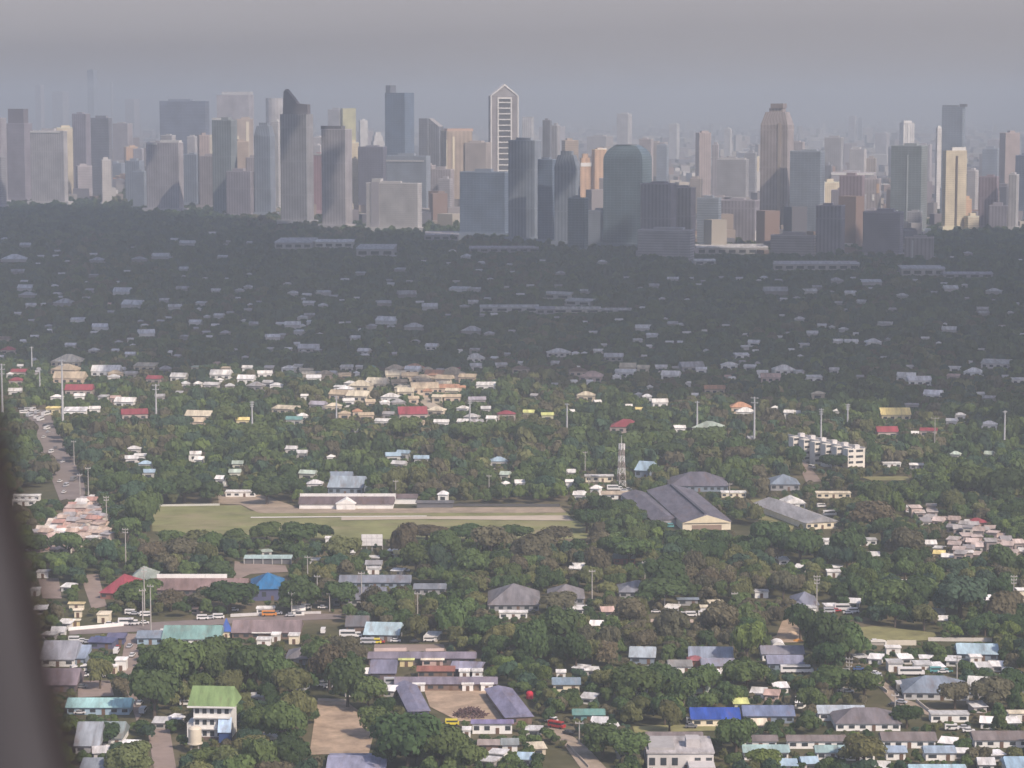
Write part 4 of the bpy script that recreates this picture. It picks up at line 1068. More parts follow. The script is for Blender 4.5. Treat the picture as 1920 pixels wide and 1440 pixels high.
# ------------------------------------------------------------------ larger buildings, each described by its roof top row, eave row and ground row
def B(x0, x1, y0, y1, yb, roof, wall, kind, label, rot=0, cat='building', name='building', win=True, depth=None, wmin=2.8, pitch=.42, group=None, side=None):
    s = SC(yb)
    hw = (yb - y1) / s
    if hw < wmin:
        hw = wmin
        yg = y1 + 1
        for _ in range(5): yg = y1 + hw * SC(yg)
    else: yg = yb
    s = SC(yg); e = (yg - HZ) / F
    p = G((x0 + x1) / 2, yg)
    W = (x1 - x0) / s
    v = (y1 - y0) / s
    if kind in 'gh':
        run = v / (pitch + e); D = depth or 2 * run; rise = v - (D / 2) * e if depth else run * pitch
        rise = max(.5, rise)
    elif kind == 'f': D = depth or v / e; rise = .4
    elif kind == 'm': run = v / (.18 + e); D = depth or run; rise = max(.3, v - D * e)
    else: D = depth or 20; rise = v
    rc, wc = (C.get(roof, roof) if isinstance(roof, str) else roof), (C.get(wall, wall) if isinstance(wall, str) else wall)
    root = empty(name, (p.x, p.y, 0), R(rot))
    tag(root, label, cat, group)
    w_ = W / math.cos(R(rot)) if abs(rot) < 25 and kind not in 'e' else W
    b = MB(); b.box(-w_ / 2 + .35, w_ / 2 - .35, 0, D, 0, hw, bottom=False); b.build('wall', M_wall, root, color=wc)
    b = MB()
    if kind == 'g': b.gable(w_ + .6, -.7, D + .7, hw, rise)
    elif kind == 'h': b.hip(w_ + .6, -.7, D + .7, hw, rise, .8)
    elif kind == 'f': b.box(-w_ / 2, w_ / 2, -.4, D + .4, hw, hw + .45)
    elif kind == 'm': b.mono(w_ + .6, -.7, D + .4, hw, rise)
    else: b.gable_y(w_ + .8, -.6, D + .6, hw, rise)
    rf = b.build('roof', M_roof, root, color=rc)
    if kind in 'gh':
        hx = w_ / 2 + .1 - (.8 * (D + 1.4) / 2 if kind == 'h' else 0)
        if hx > 1:
            b = MB(); b.box(-hx, hx, D / 2 - .2, D / 2 + .2, hw + rise - .08, hw + rise + .14); b.build('ridge_cap', M_roof, rf, color=tuple(min(.8, q * 1.25) for q in rc))
    if win:
        fl = max(1, int(hw / 3.2)); fh = hw / fl
        n = max(1, min(14, int(w_ / 3.6)))
        for j in range(fl):
            for i in range(n):
                x = -w_ / 2 + w_ * (i + .5) / n
                if j == 0 and i == n // 2:
                    link('door', U_door, root, loc=(x, 0.35 - .351, 0), scale=(1.3, 1, min(2.2, fh * .8)))
                else:
                    link('window', U_win, root, loc=(x, 0, j * fh + fh * .34), scale=(w_ / n * .52, 1, fh * .42))
    protect(x0, x1, y0, yb - .15 * (yb - y1), p.y)
    c, sn = math.cos(R(rot)), math.sin(R(rot))
    nn = max(1, int(W / 14)); nd = max(1, int(D / 14))
    for i in range(nn):
        for j in range(nd):
            lx, ly = -w_ / 2 + w_ * (i + .5) / nn, D * (j + .5) / nd
            FOOT.append((p.x + lx * c - ly * sn, p.y + lx * sn + ly * c, max(w_ / nn, D / nd) * .62))
    return root, hw, w_, D, rise

def part(root, name, color, fn, m=None):
    b = MB(); fn(b); return b.build(name, m or M_wall, root, color=color)

# --- round the playing field
r_, hw, w_, D, ri = B(560, 738, 931, 945, 953, 'mauve', 'white', 'g', 'long grandstand with a purple brown roof, white walls and a white centre gable', name='grandstand', cat='grandstand', win=False)
part(r_, 'roof_edge', WH, lambda b: b.box(-w_ / 2 - .5, w_ / 2 + .5, D + .75, D + 1.4, hw, hw + ri + .55))
part(r_, 'centre_gable', WH, lambda b: (b.prism([(-5.2, -3), (5.2, -3), (5.2, -.8), (-5.2, -.8)], 0, hw + .6, 0, False), b.gable_y(11.5, -3.3, D / 2, hw + .6, 2.6)))
for i in range(9):
    if i == 4: continue
    x = -w_ / 2 + w_ * (i + .5) / 9
    part(r_, 'entrance', None, lambda b: b.box(x - 1.2, x + 1.2, .2, .33, .1, hw * .62), M_dark) if False else link('entrance', U_door, r_, loc=(x, .34, 0), scale=(2, 1, hw * .55))
B(738, 782, 926, 934, 945, 'mauve', 'white', 'g', 'small white pavilion with a dark roof right of the grandstand', win=False, cat='pavilion', name='pavilion')
B(422, 480, 921, 923, 927, 'white', 'white', 'f', 'low white roofed shed by the brown track corner', cat='shed', name='shed', depth=7)
B(614, 680, 892, 914, 928, (.30, .36, .41), 'bluegrey', 'g', 'pale blue sheet roofed sheds behind the grandstand', cat='shed', name='shed', rot=-6)
B(618, 660, 884, 896, 906, (.24, .29, .35), 'bluegrey', 'g', 'smaller blue roofed shed behind the pale blue sheds', cat='shed', name='shed')
B(780, 850, 938, 943, 949, 'dkgrey', 'dkgrey', 'm', 'dark low changing shed at the hedge right of the grandstand', cat='shed', name='shed', win=False, depth=5)

def billboard(x0, x1, y0, y1, yb, label):
    p = G((x0 + x1) / 2, yb); s = SC(yb); W = (x1 - x0) / s; z0, z1 = ZAT(p, y1), ZAT(p, y0)
    root = empty('scoreboard', (p.x, p.y, 0)); tag(root, label, 'scoreboard')
    part(root, 'board', (.80, .79, .77), lambda b: b.box(-W / 2, W / 2, -.3, .3, z0, z1))
    for i in range(5):
        x = -W / 2 + W * i / 4
        part(root, 'post', (.4, .4, .4), lambda b: b.box(x - .18, x + .18, .31, .7, 0, z1 - .4))
    for z in (z0 + (z1 - z0) * .33, z0 + (z1 - z0) * .66):
        part(root, 'rail', (.5, .5, .5), lambda b: b.box(-W / 2, W / 2, -.36, -.31, z - .08, z + .08))
    for i in (1, 2, 3):
        x = -W / 2 + W * i / 4
        part(root, 'divider', (.5, .5, .5), lambda b: b.box(x - .07, x + .07, -.36, -.31, z0, z1))
    protect(x0, x1, y0, y1 + 2, p.y)
billboard(678, 717, 1002, 1023, 1034, 'white panelled scoreboard on posts at the near side of the playing field')
r_, hw, w_, D, ri = B(609, 622, 1006, 1009, 1034, 'white', 'white', 'f', 'tiny white tower block with dark openings by the playing field', depth=4, cat='tower', name='scoring_tower', win=False)
for k in range(3): link('opening', U_win, r_, loc=(0, .34, 1 + k * hw / 3.2), scale=(w_ * .6, 1, hw * .14))

# --- apartment block
def apartments():
    a, c = G(1478, 856), G(1600, 884)
    d = Vector((c.x - a.x, c.y - a.y, 0)); L = d.length
    rot = math.atan2(d.y, d.x); H = 13.5
    root = empty('apartment_block', ((a.x + c.x) / 2, (a.y + c.y) / 2, 0), rot)
    tag(root, 'long white four storey apartment block with projecting stair towers', 'apartment block')
    fm = facade((.60, .57, .53), (.12, .12, .13), 'fine')
    b = MB(); b.box(-L / 2, L / 2, 0, 8, 0, H, cmi=1, bottom=False); b.build('wall', [fm, mat('apartment roof', (.45, .42, .40), .9, .2, .1)], root)
    part(root, 'parapet', (.72, .70, .66), lambda b: (b.box(-L / 2 - .2, L / 2 + .2, -.3, .2, H, H + 1), b.box(-L / 2 - .2, L / 2 + .2, 7.9, 8.3, H, H + 1)))
    for i in range(6):
        x = -L / 2 + L * (i + .6) / 6
        t = part(root, 'stair_tower', (.76, .72, .64), lambda b: b.box(x, x + 5.5, -4.5, -.02, 0, H + .5))
        for k in range(4):
            part(t, 'stair_window', None, lambda b: b.box(x + 5.51, x + 5.6, -4.0, -.6, 1.6 + k * 3.5, 3.0 + k * 3.5), M_glass)
        part(root, 'roof_tank', (.66, .64, .62), lambda b: b.box(x + 1, x + 4, 1.5, 5, H + .02, H + 2.6))
    part(root, 'end_wall', (.76, .72, .63), lambda b: b.box(L / 2 + .02, L / 2 + .5, 0, 8, 0, H + .3))
    for k in range(4): part(root, 'end_window', None, lambda b: b.box(L / 2 + .51, L / 2 + .6, 1.5, 6.5, 1.4 + k * 3.5, 2.8 + k * 3.5), M_glass)
    protect(1474, 1602, 808, 852, c.y)
    protect(1520, 1602, 840, 868, c.y)
    for t in np.linspace(0, 1, 6): FOOT.append((a.x + d.x * t, a.y + d.y * t, 13))
apartments()

# --- hangars and sheds at the right of the field
r_, hw, w_, D, ri = B(1278, 1372, 966, 978, 994, 'slate', 'cream', 'e', 'large slate blue hangar with a cream sunlit front beside the trees', rot=6.5, depth=112, cat='hangar', name='hangar', win=False)
part(r_, 'door', (.30, .22, .17), lambda b: b.box(-w_ * .3, w_ * .3, -.15, -.02, 0, hw * .62))
part(r_, 'gable_front', (.74, .66, .47), lambda b: b.face([(-w_ / 2, -.75, hw - .5), (w_ / 2, -.75, hw - .5), (0, -.75, hw + ri + .3)]))
part(r_, 'ridge_vent', (.10, .10, .13), lambda b: b.box(-.7, .7, 4, D - 4, hw + ri - .15, hw + ri + .7))
B(1222, 1280, 966, 974, 984, 'slate', 'grey', 'e', 'slate blue hangar wing joined to the left of the cream fronted hangar', rot=8, depth=92, cat='hangar', name='hangar', win=False)
B(1256, 1366, 884, 911, 922, 'slate', 'bluegrey', 'h', 'wide dark hip roofed hangar right of the lattice tower', cat='hangar', name='hangar', depth=30)
B(1444, 1500, 888, 908, 920, 'bluegrey', 'grey', 'h', 'grey blue hip roofed hall beside the wide dark hangar')
B(1352, 1400, 922, 924, 932, 'white', 'cream', 'f', 'low cream hut row in front of the wide dark hangar', depth=6)
B(1190, 1216, 864, 882, 896, 'ltblue', 'bluegrey', 'g', 'light blue roofed shed just right of the lattice tower', cat='shed', name='shed', rot=-20)
B(1097, 1150, 889, 893, 904, 'pale', 'cream', 'm', 'white hall with a sunlit front left of the lattice tower', name='hall', cat='hall')
B(1128, 1182, 920, 927, 934, 'tan', 'white', 'm', 'white fronted shed in front of the lattice tower yard', cat='shed', name='shed')
r_, hw, w_, D, ri = B(1466, 1511, 934, 944, 950, 'white', 'white', 'e', 'small white gabled porch hall at the end of a grey barrack', depth=12, rot=4)
B(1508, 1576, 968, 979, 992, 'grey', 'cream', 'e', 'long grey roofed barrack running back to the white gabled hall', depth=70, rot=18)
B(1530, 1596, 923, 925, 933, 'cream', 'cream', 'f', 'long cream wall-like hut among trees below the apartment block', depth=6)
B(1534, 1598, 1012, 1014, 1022, 'white', 'white', 'f', 'long white shed, left half of a pair under dark trees', depth=6)
B(1598, 1645, 1012, 1013, 1020, 'pale', 'white', 'f', 'long white shed, right half of a pair under dark trees', depth=6)
B(1815, 1851, 971, 980, 990, 'red', 'pink', 'h', 'red roofed house above the crowded shacks at the right')
B(1655, 1690, 867, 869, 874, 'white', 'white', 'f', 'thin white shed among trees right of the apartment block', depth=5, cat='shed', name='shed')
B(1706, 1732, 868, 872, 880, 'white', 'grey', 'g', 'small white roofed hut among trees far right of the apartment block')
B(1550, 1577, 1070, 1072, 1078, 'white', 'white', 'f', 'small white roofed shed alone among dark trees', depth=5, cat='shed', name='shed')
B(1150, 1192, 1038, 1047, 1058, (.22, .26, .25), 'brick', 'g', 'small grey and red house among trees below the hangars')
B(1770, 1812, 1092, 1110, 1118, (.30, .36, .33), 'grey', 'g', 'grey green steep roof poking out of the trees at the right', rot=-15)
B(1906, 1924, 1104, 1107, 1130, 'white', 'cream', 'f', 'small white two storey kiosk cut by the right edge', depth=5)

# --- near left: yards, red and blue roofs
B(186, 234, 1074, 1112, 1124, 'red', 'brick', 'h', 'bright red hip roofed hall beside a tan yard', rot=-14, name='hall', cat='hall')
B(240, 286, 1060, 1090, 1100, (.33, .38, .34), 'grey', 'h', 'grey green hip roofed hall left of the long brown roof', name='hall', cat='hall')
r_, hw, w_, D, ri = B(284, 462, 1084, 1106, 1114, (.24, .17, .16), 'mauve', 'g', 'very long purple brown roof with a white gutter line')
part(r_, 'gutter', WH, lambda b: b.box(-w_ / 2, w_ * .25, D + .75, D + 1.3, hw + .2, hw + ri + .25))
B(472, 534, 1072, 1104, 1126, (.035, .17, .36), 'navy', 'h', 'bright blue hipped roof hall right of the long brown roof', name='hall', cat='hall', rot=6)
r_, hw, w_, D, ri = B(458, 546, 1040, 1047, 1056, (.42, .55, .53), 'dkgrey', 'm', 'open pavilion with a pale teal roof and dark bays', cat='pavilion', name='pavilion', win=False)
for i in range(6): part(r_, 'column', (.5, .5, .48), lambda b: b.box(-w_ / 2 + w_ * i / 5 - .2, -w_ / 2 + w_ * i / 5 + .2, -.5, -.1, 0, hw))
B(685, 716, 1050, 1058, 1063, 'grey', 'white', 'm', 'small white hut with a grey roof below the scoreboard')
B(688, 712, 1063, 1066, 1074, 'pale', 'white', 'f', 'white veranda hut in front of the grey roofed hut', depth=4)
B(128, 158, 1128, 1132, 1140, 'yellow', 'cream', 'm', 'low cream kiosk at the top of three kiosks', cat='kiosk', name='kiosk')
B(138, 154, 1140, 1144, 1158, 'cream', 'cream', 'm', 'cream kiosk in the middle of three kiosks', cat='kiosk', name='kiosk')
B(132, 150, 1160, 1163, 1174, 'cream', 'yellow', 'm', 'yellow kiosk nearest the street of three kiosks', cat='kiosk', name='kiosk')
B(181, 206, 1148, 1153, 1168, 'cream', 'cream', 'f', 'sunlit cream house at the end of the tan yard', depth=7, name='house', cat='house')
B(68, 92, 1070, 1073, 1084, 'pale', 'white', 'f', 'white hut at the left end of the brown yard', depth=5)
B(56, 74, 1104, 1106, 1116, 'pale', 'pale', 'f', 'pale low hut beside the brown yard near the aircraft window', depth=5)
B(24, 75, 928, 930, 936, 'white', 'white', 'f', 'long white bus-like shed left of the road', depth=5, cat='shed', name='shed')
B(22, 66, 937, 939, 946, 'white', 'white', 'f', 'shorter white shed in front of another left of the road', depth=5, cat='shed', name='shed')
B(262, 292, 1022, 1027, 1032, (.42, .52, .45), 'green', 'm', 'small pale green roofed hut below the playing field')
B(256, 308, 1182, 1196, 1208, 'bluegrey', 'ltblue', 'g', 'short blue grey building joined to the teal street building', name='street_building')
B(304, 412, 1172, 1198, 1210, (.20, .34, .31), 'white', 'g', 'long teal green roofed building along the street', name='street_building')
def spire_house():
    p = G(424, 1198); s = SC(1198); w = 17 / s; z0, z1 = ZAT(p, 1184), ZAT(p, 1160)
    root = empty('turret', (p.x, p.y, 0)); tag(root, 'small cream turret with a steep blue pyramid roof', 'turret')
    part(root, 'wall', C['cream'], lambda b: b.box(-w * .4, w * .4, 0, w * .8, 0, z0, bottom=False))
    q = w * .56
    part(root, 'roof', (.05, .12, .40), lambda b: b.prism([(-q, .4 * w - q), (q, .4 * w - q), (q, .4 * w + q), (-q, .4 * w + q)], z0, z1, 0, True, True, None, [(-.05, .4 * w - .05), (.05, .4 * w - .05), (.05, .4 * w + .05), (-.05, .4 * w + .05)]), M_roof)
    link('door', U_door, root, scale=(1.1, 1, 2.1))
    protect(414, 434, 1160, 1196, p.y)
spire_house()
r_, hw, w_, D, ri = B(434, 562, 1162, 1186, 1196, (.23, .18, .18), 'brown', 'g', 'long dusky brown roof with a white stripe beside the blue turret')
part(r_, 'gutter', WH, lambda b: b.box(-w_ * .2, w_ * .15, -.95, -.75, hw - .1, hw + .35))
B(480, 508, 1196, 1200, 1210, 'white', 'white', 'f', 'white shop, left one of two white shops before the dusky brown roof', depth=5)
B(508, 526, 1188, 1191, 1204, 'white', 'white', 'f', 'taller white shop between two others before the dusky brown roof', depth=5)
B(540, 562, 1188, 1192, 1208, 'white', 'cream', 'f', 'white shop, right one before the dusky brown roof', depth=5)
B(480, 516, 1138, 1141, 1148, 'white', 'white', 'f', 'white stall row under trees on the far side of the street', depth=4)
B(164, 212, 1194, 1204, 1211, 'navy', 'indigo', 'm', 'navy blue awning shop beside the side street', rot=-8)
B(200, 234, 1186, 1196, 1203, 'indigo', 'navy', 'm', 'dark indigo awning stall right of the navy awning shop')
r_, hw, w_, D, ri = B(76, 140, 1200, 1236, 1250, (.36, .37, .41), 'white', 'g', 'grey roofed workshop with a white front near the aircraft window', depth=22)
B(136, 160, 1208, 1234, 1244, (.27, .33, .42), 'bluegrey', 'm', 'blue grey lean-to right of the grey roofed workshop')
B(70, 143, 1252, 1284, 1292, (.22, .18, .20), 'mauve', 'g', 'dark plum roof in front of the grey roofed workshop', depth=20)
B(215, 238, 1234, 1238, 1258, 'white', 'white', 'f', 'white gatehouse by the side street', depth=5)
B(206, 220, 1248, 1250, 1262, 'white', 'cream', 'f', 'little white booth beside the gatehouse', depth=3)
B(124, 244, 1308, 1326, 1336, 'turq', 'ltblue', 'g', 'long pale turquoise roof at the lower left')
B(140, 186, 1352, 1398, 1408, (.30, .33, .36), 'grey', 'g', 'grey roofed house at the lower left in front of the turquoise roof', depth=18)
B(186, 230, 1352, 1384, 1392, (.22, .27, .27), 'white', 'g', 'dark grey green roof with a white eave at the lower left', depth=16)
B(150, 215, 1420, 1444, 1452, (.24, .27, .30), 'grey', 'g', 'blue grey roof at the bottom left corner of the trees', depth=16)
# --- green roofed house, its awning, the water tank
def green_house():
    yb = 1386; p = G(398, yb); s = SC(yb)
    w = 70 / s; H = (yb - 1322) / s; D = 12.0
    root = empty('green_roofed_house', (p.x, p.y, 0), R(-4)); tag(root, 'white three storey house with a big sage green roof', 'house')
    part(root, 'wall', (.78, .77, .73), lambda b: b.box(-w / 2, w / 2, 0, D, 0, H, bottom=False))
    rise = 5.2
    hw2 = 45 / s
    part(root, 'roof', (.20, .29, .12), lambda b: (b.face([(-hw2, -1.4, H), (hw2, -1.4, H), (hw2 * .78, D * .72, H + rise), (-hw2, D * .72, H + rise)]),
        b.face([(hw2, -1.4, H), (hw2, D + 1.2, H), (hw2 * .78, D * .72, H + rise)]), b.face([(hw2, D + 1.2, H), (-hw2, D + 1.2, H), (-hw2, D * .72, H + rise), (hw2 * .78, D * .72, H + rise)]),
        b.face([(-hw2, D + 1.2, H), (-hw2, -1.4, H), (-hw2, D * .72, H + rise)]), b.face([(-hw2, D + 1.2, H - .02), (hw2, D + 1.2, H - .02), (hw2, -1.4, H - .02), (-hw2, -1.4, H - .02)])), M_roof)
    part(root, 'fascia', (.78, .77, .73), lambda b: b.box(-hw2 - .1, hw2 + .1, -1.62, -1.42, H - .5, H + .1))
    fh = H / 3
    for k in range(3):
        part(root, 'balcony_slab', (.70, .69, .66), lambda b: b.box(-w / 2, w / 2, -1.2, -.02, k * fh + fh - .35, k * fh + fh - .05)) if k < 2 else None
        n = 5
        for i in range(n):
            x = -w / 2 + w * (i + .5) / n
            link('window', U_win, root, loc=(x, 0, k * fh + fh * .3), scale=(w / n * .55, 1, fh * .42))
    part(root, 'side_wing', (.76, .75, .71), lambda b: b.box(-w / 2 - 2.6, -w / 2 - .02, 1, 9, 0, H * .45))
    a0 = w * .22
    part(root, 'awning', (.42, .56, .72), lambda b: (b.face([(a0, -5.2, fh * .95), (w / 2 + 1, -5.2, fh * .95), (w / 2 + .5, -.05, fh * 2.0), (a0 - .6, -.05, fh * 2.0)]),
        b.face([(a0 - .6, -.05, fh * 2 - .15), (w / 2 + .5, -.05, fh * 2 - .15), (w / 2 + 1, -5.2, fh * .95 - .15), (a0, -5.2, fh * .95 - .15)])), M_roof)
    part(root, 'awning_wall', (.04, .08, .22), lambda b: b.box(a0 + .3, w / 2 + .7, -4.8, -1.3, 0, fh * .92))
    part(root, 'plinth', (.16, .12, .10), lambda b: b.box(-w / 2 - .1, a0 + .2, -1.3, -.03, 0, .9))
    protect(354, 446, 1274, 1384, p.y)
    FOOT.append((p.x, p.y + 6, 11))
    q = G(366, 1412); s = SC(1412)
    root = empty('water_tank', (q.x, q.y, 0)); tag(root, 'cream water tank on legs in front of the green roofed house', 'water tank')
    z0, z1 = ZAT(q, 1394), ZAT(q, 1361); rr = 12.5 / s
    b = MB(); b.lathe([(0, z0), (rr, z0), (rr, z1 - .9), (rr * .75, z1 - .3), (rr * .3, z1), (0, z1 + .05)], 24); b.build('tank', M_wall, root, color=(.66, .60, .48))
    b = MB(); b.lathe([(rr + .02, z0 - .02), (rr + .35, z0 - .02), (rr + .35, z0 + .3), (rr + .02, z0 + .3)], 24); b.build('walkway', M_wall, root, color=(.6, .56, .46))
    for k in range(4):
        a = R(45 + 90 * k)
        b = MB(); b.bar((rr * .8 * math.cos(a), rr * .8 * math.sin(a), 0), (rr * .75 * math.cos(a), rr * .75 * math.sin(a), z0), .22, 8); b.build('leg', M_conc, root)
    protect(350, 382, 1360, 1406, q.y)
green_house()

# --- centre: the dirt court and the roofs round it
B(536, 592, 1212, 1234, 1240, (.20, .19, .20), 'grey', 'h', 'dark grey roof half hidden by trees behind the dirt lot', depth=16)
r_, hw, w_, D, ri = B(682, 748, 1166, 1190, 1202, (.38, .50, .54), 'grey', 'g', 'light blue shop roof beside a street of stalls', rot=-5)
part(r_, 'porch', (.60, .63, .64), lambda b: b.mono(w_ * .42, -3.2, -.8, hw * .7, .5)) if False else None
B(648, 690, 1154, 1174, 1182, 'dkgrey', 'brown', 'g', 'dark brown roof under trees left of the light blue shop', depth=14)
B(690, 892, 1222, 1234, 1243, (.21, .19, .23), 'mauve', 'g', 'long dusky purple roof at the back of the dirt court')
r_, hw, w_, D, ri = B(694, 742, 1236, 1262, 1270, (.20, .20, .27), 'mauve', 'g', 'slate purple roof block at the back left of the dirt court', depth=18)
B(782, 852, 1248, 1258, 1264, 'brick', 'brown', 'm', 'red brown shed roof between two long purple roofs', cat='shed', name='shed')
B(748, 776, 1234, 1237, 1244, 'lime', 'yellow', 'm', 'yellow painted stall in the purple roofed compound', cat='stall', name='market_stall')
B(790, 832, 1234, 1237, 1244, 'cream', 'pink', 'm', 'cream and pink stall right of the yellow painted stall', cat='stall', name='market_stall')
B(860, 882, 1256, 1259, 1267, 'white', 'white', 'f', 'white hut, left one of two near the parked cars behind the court', depth=4)
B(884, 906, 1256, 1259, 1267, 'white', 'white', 'f', 'white hut, right one of two behind the court', depth=4)
B(844, 900, 1240, 1254, 1262, (.27, .27, .35), 'mauve', 'g', 'bluish purple roof at the back right of the dirt court', depth=13, rot=-8)
B(740, 932, 1269, 1282, 1294, (.21, .19, .23), 'brown', 'g', 'long purple grey roof along the top of the dirt court')
for x0, x1, lb in ((773, 798, 'left'), (865, 889, 'middle'), (900, 926, 'right')):
    B(x0, x1, 1281, 1283, 1295, 'white', 'white', 'f', lb + ' one of three white porches at the top of the dirt court', depth=2.5, cat='porch', name='porch_house')
B(766, 806, 1328, 1333, 1340, (.20, .20, .28), 'indigo', 'e', 'slate purple wing on the left side of the dirt court', depth=46, rot=9)
r_, hw, w_, D, ri = B(948, 1000, 1338, 1344, 1352, (.215, .21, .30), 'brown', 'e', 'slate purple wing with a dark side on the right of the dirt court', depth=46, rot=10)
B(884, 962, 1349, 1356, 1376, (.20, .18, .30), 'white', 'g', 'white fronted hall with a purple roof at the near end of the court', name='hall', cat='hall')
B(866, 884, 1366, 1369, 1377, 'white', 'white', 'f', 'white annex left of the white fronted hall', depth=4)
B(896, 936, 1386, 1396, 1404, (.30, .26, .24), 'brown', 'g', 'brown roofed hut below the white fronted hall')
B(940, 972, 1384, 1396, 1404, (.25, .28, .28), 'white', 'g', 'grey roofed hut with a white wall below the white fronted hall')
B(868, 886, 1366, 1370, 1376, 'cream', 'cream', 'f', 'cream gate hut beside the white annex', depth=3) if False else None
B(612, 722, 1416, 1444, 1456, (.27, .28, .38), 'bluegrey', 'g', 'lilac blue roof at the bottom below the dirt lot', depth=22)
# dim roofs in the middle
B(636, 770, 1078, 1092, 1098, (.20, .22, .26), 'bluegrey', 'g', 'long dim slate roof above the light blue shop')
B(624, 722, 1100, 1124, 1130, (.19, .20, .24), 'grey', 'g', 'second dim slate roof nearer the light blue shop')
B(776, 836, 1094, 1104, 1110, (.19, .21, .24), 'grey', 'g', 'short dim slate roof right of the long dim slate roofs')
B(915, 1012, 1092, 1134, 1142, (.20, .19, .20), 'grey', 'h', 'big grey barrack roof among trees, left one of two')
B(1028, 1096, 1094, 1122, 1132, (.21, .20, .21), 'grey', 'h', 'big grey barrack roof among trees, right one of two')
B(1160, 1232, 1088, 1110, 1118, (.22, .23, .26), 'grey', 'h', 'blue grey roof right of the two grey barrack roofs')
B(935, 990, 1146, 1149, 1157, 'white', 'white', 'f', 'white stall row below the left grey barrack roof', depth=4)
B(972, 990, 1146, 1148, 1157, 'cream', 'white', 'f', 'bright kiosk at the right end of the white stall row', depth=3) if False else None
B(1312, 1340, 1136, 1139, 1148, 'cream', 'white', 'f', 'white kiosk in the row of scattered roadside kiosks', depth=4, cat='kiosk', name='kiosk')
B(1270, 1310, 1120, 1124, 1132, 'bluegrey', 'grey', 'm', 'grey roofed shed above the scattered roadside kiosks', cat='shed', name='shed')
B(1414, 1442, 1106, 1110, 1120, 'pale', 'white', 'f', 'small white hut by the tan lot with sand heaps', depth=5)
B(1490, 1536, 1108, 1134, 1142, (.20, .21, .26), 'grey', 'h', 'slate roof left of the pole with three crossarms')
B(1508, 1532, 1136, 1140, 1152, 'pale', 'white', 'f', 'white hut at the foot of the pole with three crossarms', depth=5)

# --- right half
B(1180, 1228, 1212, 1232, 1240, (.36, .42, .46), 'bluegrey', 'g', 'pale blue grey roof among trees left of the double roof', rot=-5)
B(1292, 1374, 1212, 1234, 1242, (.27, .31, .38), 'bluegrey', 'g', 'blue grey roof, rear one of a double roof', rot=-3)
B(1316, 1378, 1234, 1248, 1256, (.25, .26, .32), 'white', 'g', 'grey blue roof with white wall, front one of a double roof', depth=10)
B(1254, 1298, 1237, 1249, 1258, (.27, .27, .26), 'white', 'g', 'grey roof with white wall left of the double roof', depth=11)
B(1290, 1318, 1228, 1238, 1246, (.32, .12, .13), 'brick', 'h', 'small maroon roof squeezed beside the double roof')
B(1036, 1088, 1270, 1283, 1292, (.20, .27, .33), 'cream', 'g', 'small steel blue roof with a cream front among trees')
B(1042, 1062, 1258, 1261, 1266, 'white', 'white', 'f', 'low white hut behind the small steel blue roof', depth=4)
B(1074, 1134, 1329, 1340, 1346, (.14, .28, .25), 'teal', 'g', 'dark teal roof half hidden by trees above the dirt road')
B(1296, 1388, 1326, 1348, 1357, (.035, .085, .36), 'cream', 'g', 'royal blue roofed hall with a cream wall', name='hall', cat='hall')
B(1394, 1490, 1322, 1342, 1350, (.17, .21, .32), 'bluegrey', 'g', 'dusk blue roof right of the royal blue hall')
B(1372, 1440, 1316, 1320, 1325, 'white', 'white', 'f', 'thin white shed behind the dusk blue roof', depth=4, cat='shed', name='shed') if False else None
r_, hw, w_, D, ri = B(1428, 1508, 1210, 1226, 1236, (.24, .24, .28), 'white', 'g', 'long grey roof in front of a white domed tent')
B(1440, 1508, 1228, 1244, 1254, (.24, .25, .33), 'bluegrey', 'g', 'slate roof in front of the long grey roof', depth=13)
def tent():
    p = G(1460, 1213); s = SC(1213); root = empty('domed_tent', (p.x, p.y, 0)); tag(root, 'white domed tent behind the long grey roof', 'tent')
    w = 12.5 / s; h = 9 / s
    def f(b):
        n = 10
        for i in range(n):
            a, c = math.pi * i / n, math.pi * (i + 1) / n
            A, D_ = (w * math.cos(a), h * math.sin(a)), (w * math.cos(c), h * math.sin(c))
            b.face([(A[0], 0, A[1]), (A[0], 8, A[1]), (D_[0], 8, D_[1]), (D_[0], 0, D_[1])])
    part(root, 'canopy', (.8, .79, .76), f)
    part(root, 'front', (.8, .79, .76), lambda b: b.face([(w * math.cos(math.pi * i / 10), 0.05, h * math.sin(math.pi * i / 10)) for i in range(11)]))
    protect(1447, 1473, 1203, 1213, p.y)
tent()
def gate():
    p = G(1646, 1210); s = SC(1210); root = empty('school_gate', (p.x, p.y, 0)); tag(root, 'cream perimeter wall with a white arched gate by the lawn', 'gate')
    part(root, 'wall', (.66, .61, .50), lambda b: (b.box(-46 / s, -17 / s, 0, .5, 0, 2.1), b.box(17 / s, 72 / s, 0, .5, 0, 2.1)))
    w, h = 17 / s, 11 / s
    def f(b):
        b.box(-w, -w * .8, -.2, .9, 0, h * .55); b.box(w * .8, w, -.2, .9, 0, h * .55)
        P_ = [(w * math.cos(math.pi * i / 12), h * (.55 + .45 * math.sin(math.pi * i / 12))) for i in range(13)]
        b.face([(x, -.2, z) for x, z in reversed(P_)][::-1]); b.face([(x, .9, z) for x, z in reversed(P_)])
        for (xa, za), (xb, zb) in zip(P_, P_[1:]): b.face([(xa, -.2, za), (xa, .9, za), (xb, .9, zb), (xb, -.2, zb)])
    part(root, 'arch', (.74, .72, .66), f)
    part(root, 'gate_leaf', (.4, .38, .34), lambda b: b.box(-w * .79, w * .79, .1, .3, 0, h * .5))
    protect(1600, 1718, 1196, 1209, p.y)
gate()
B(1660, 1690, 1213, 1215, 1220, 'white', 'white', 'f', 'white roofed guard post in front of the arched gate', depth=4)
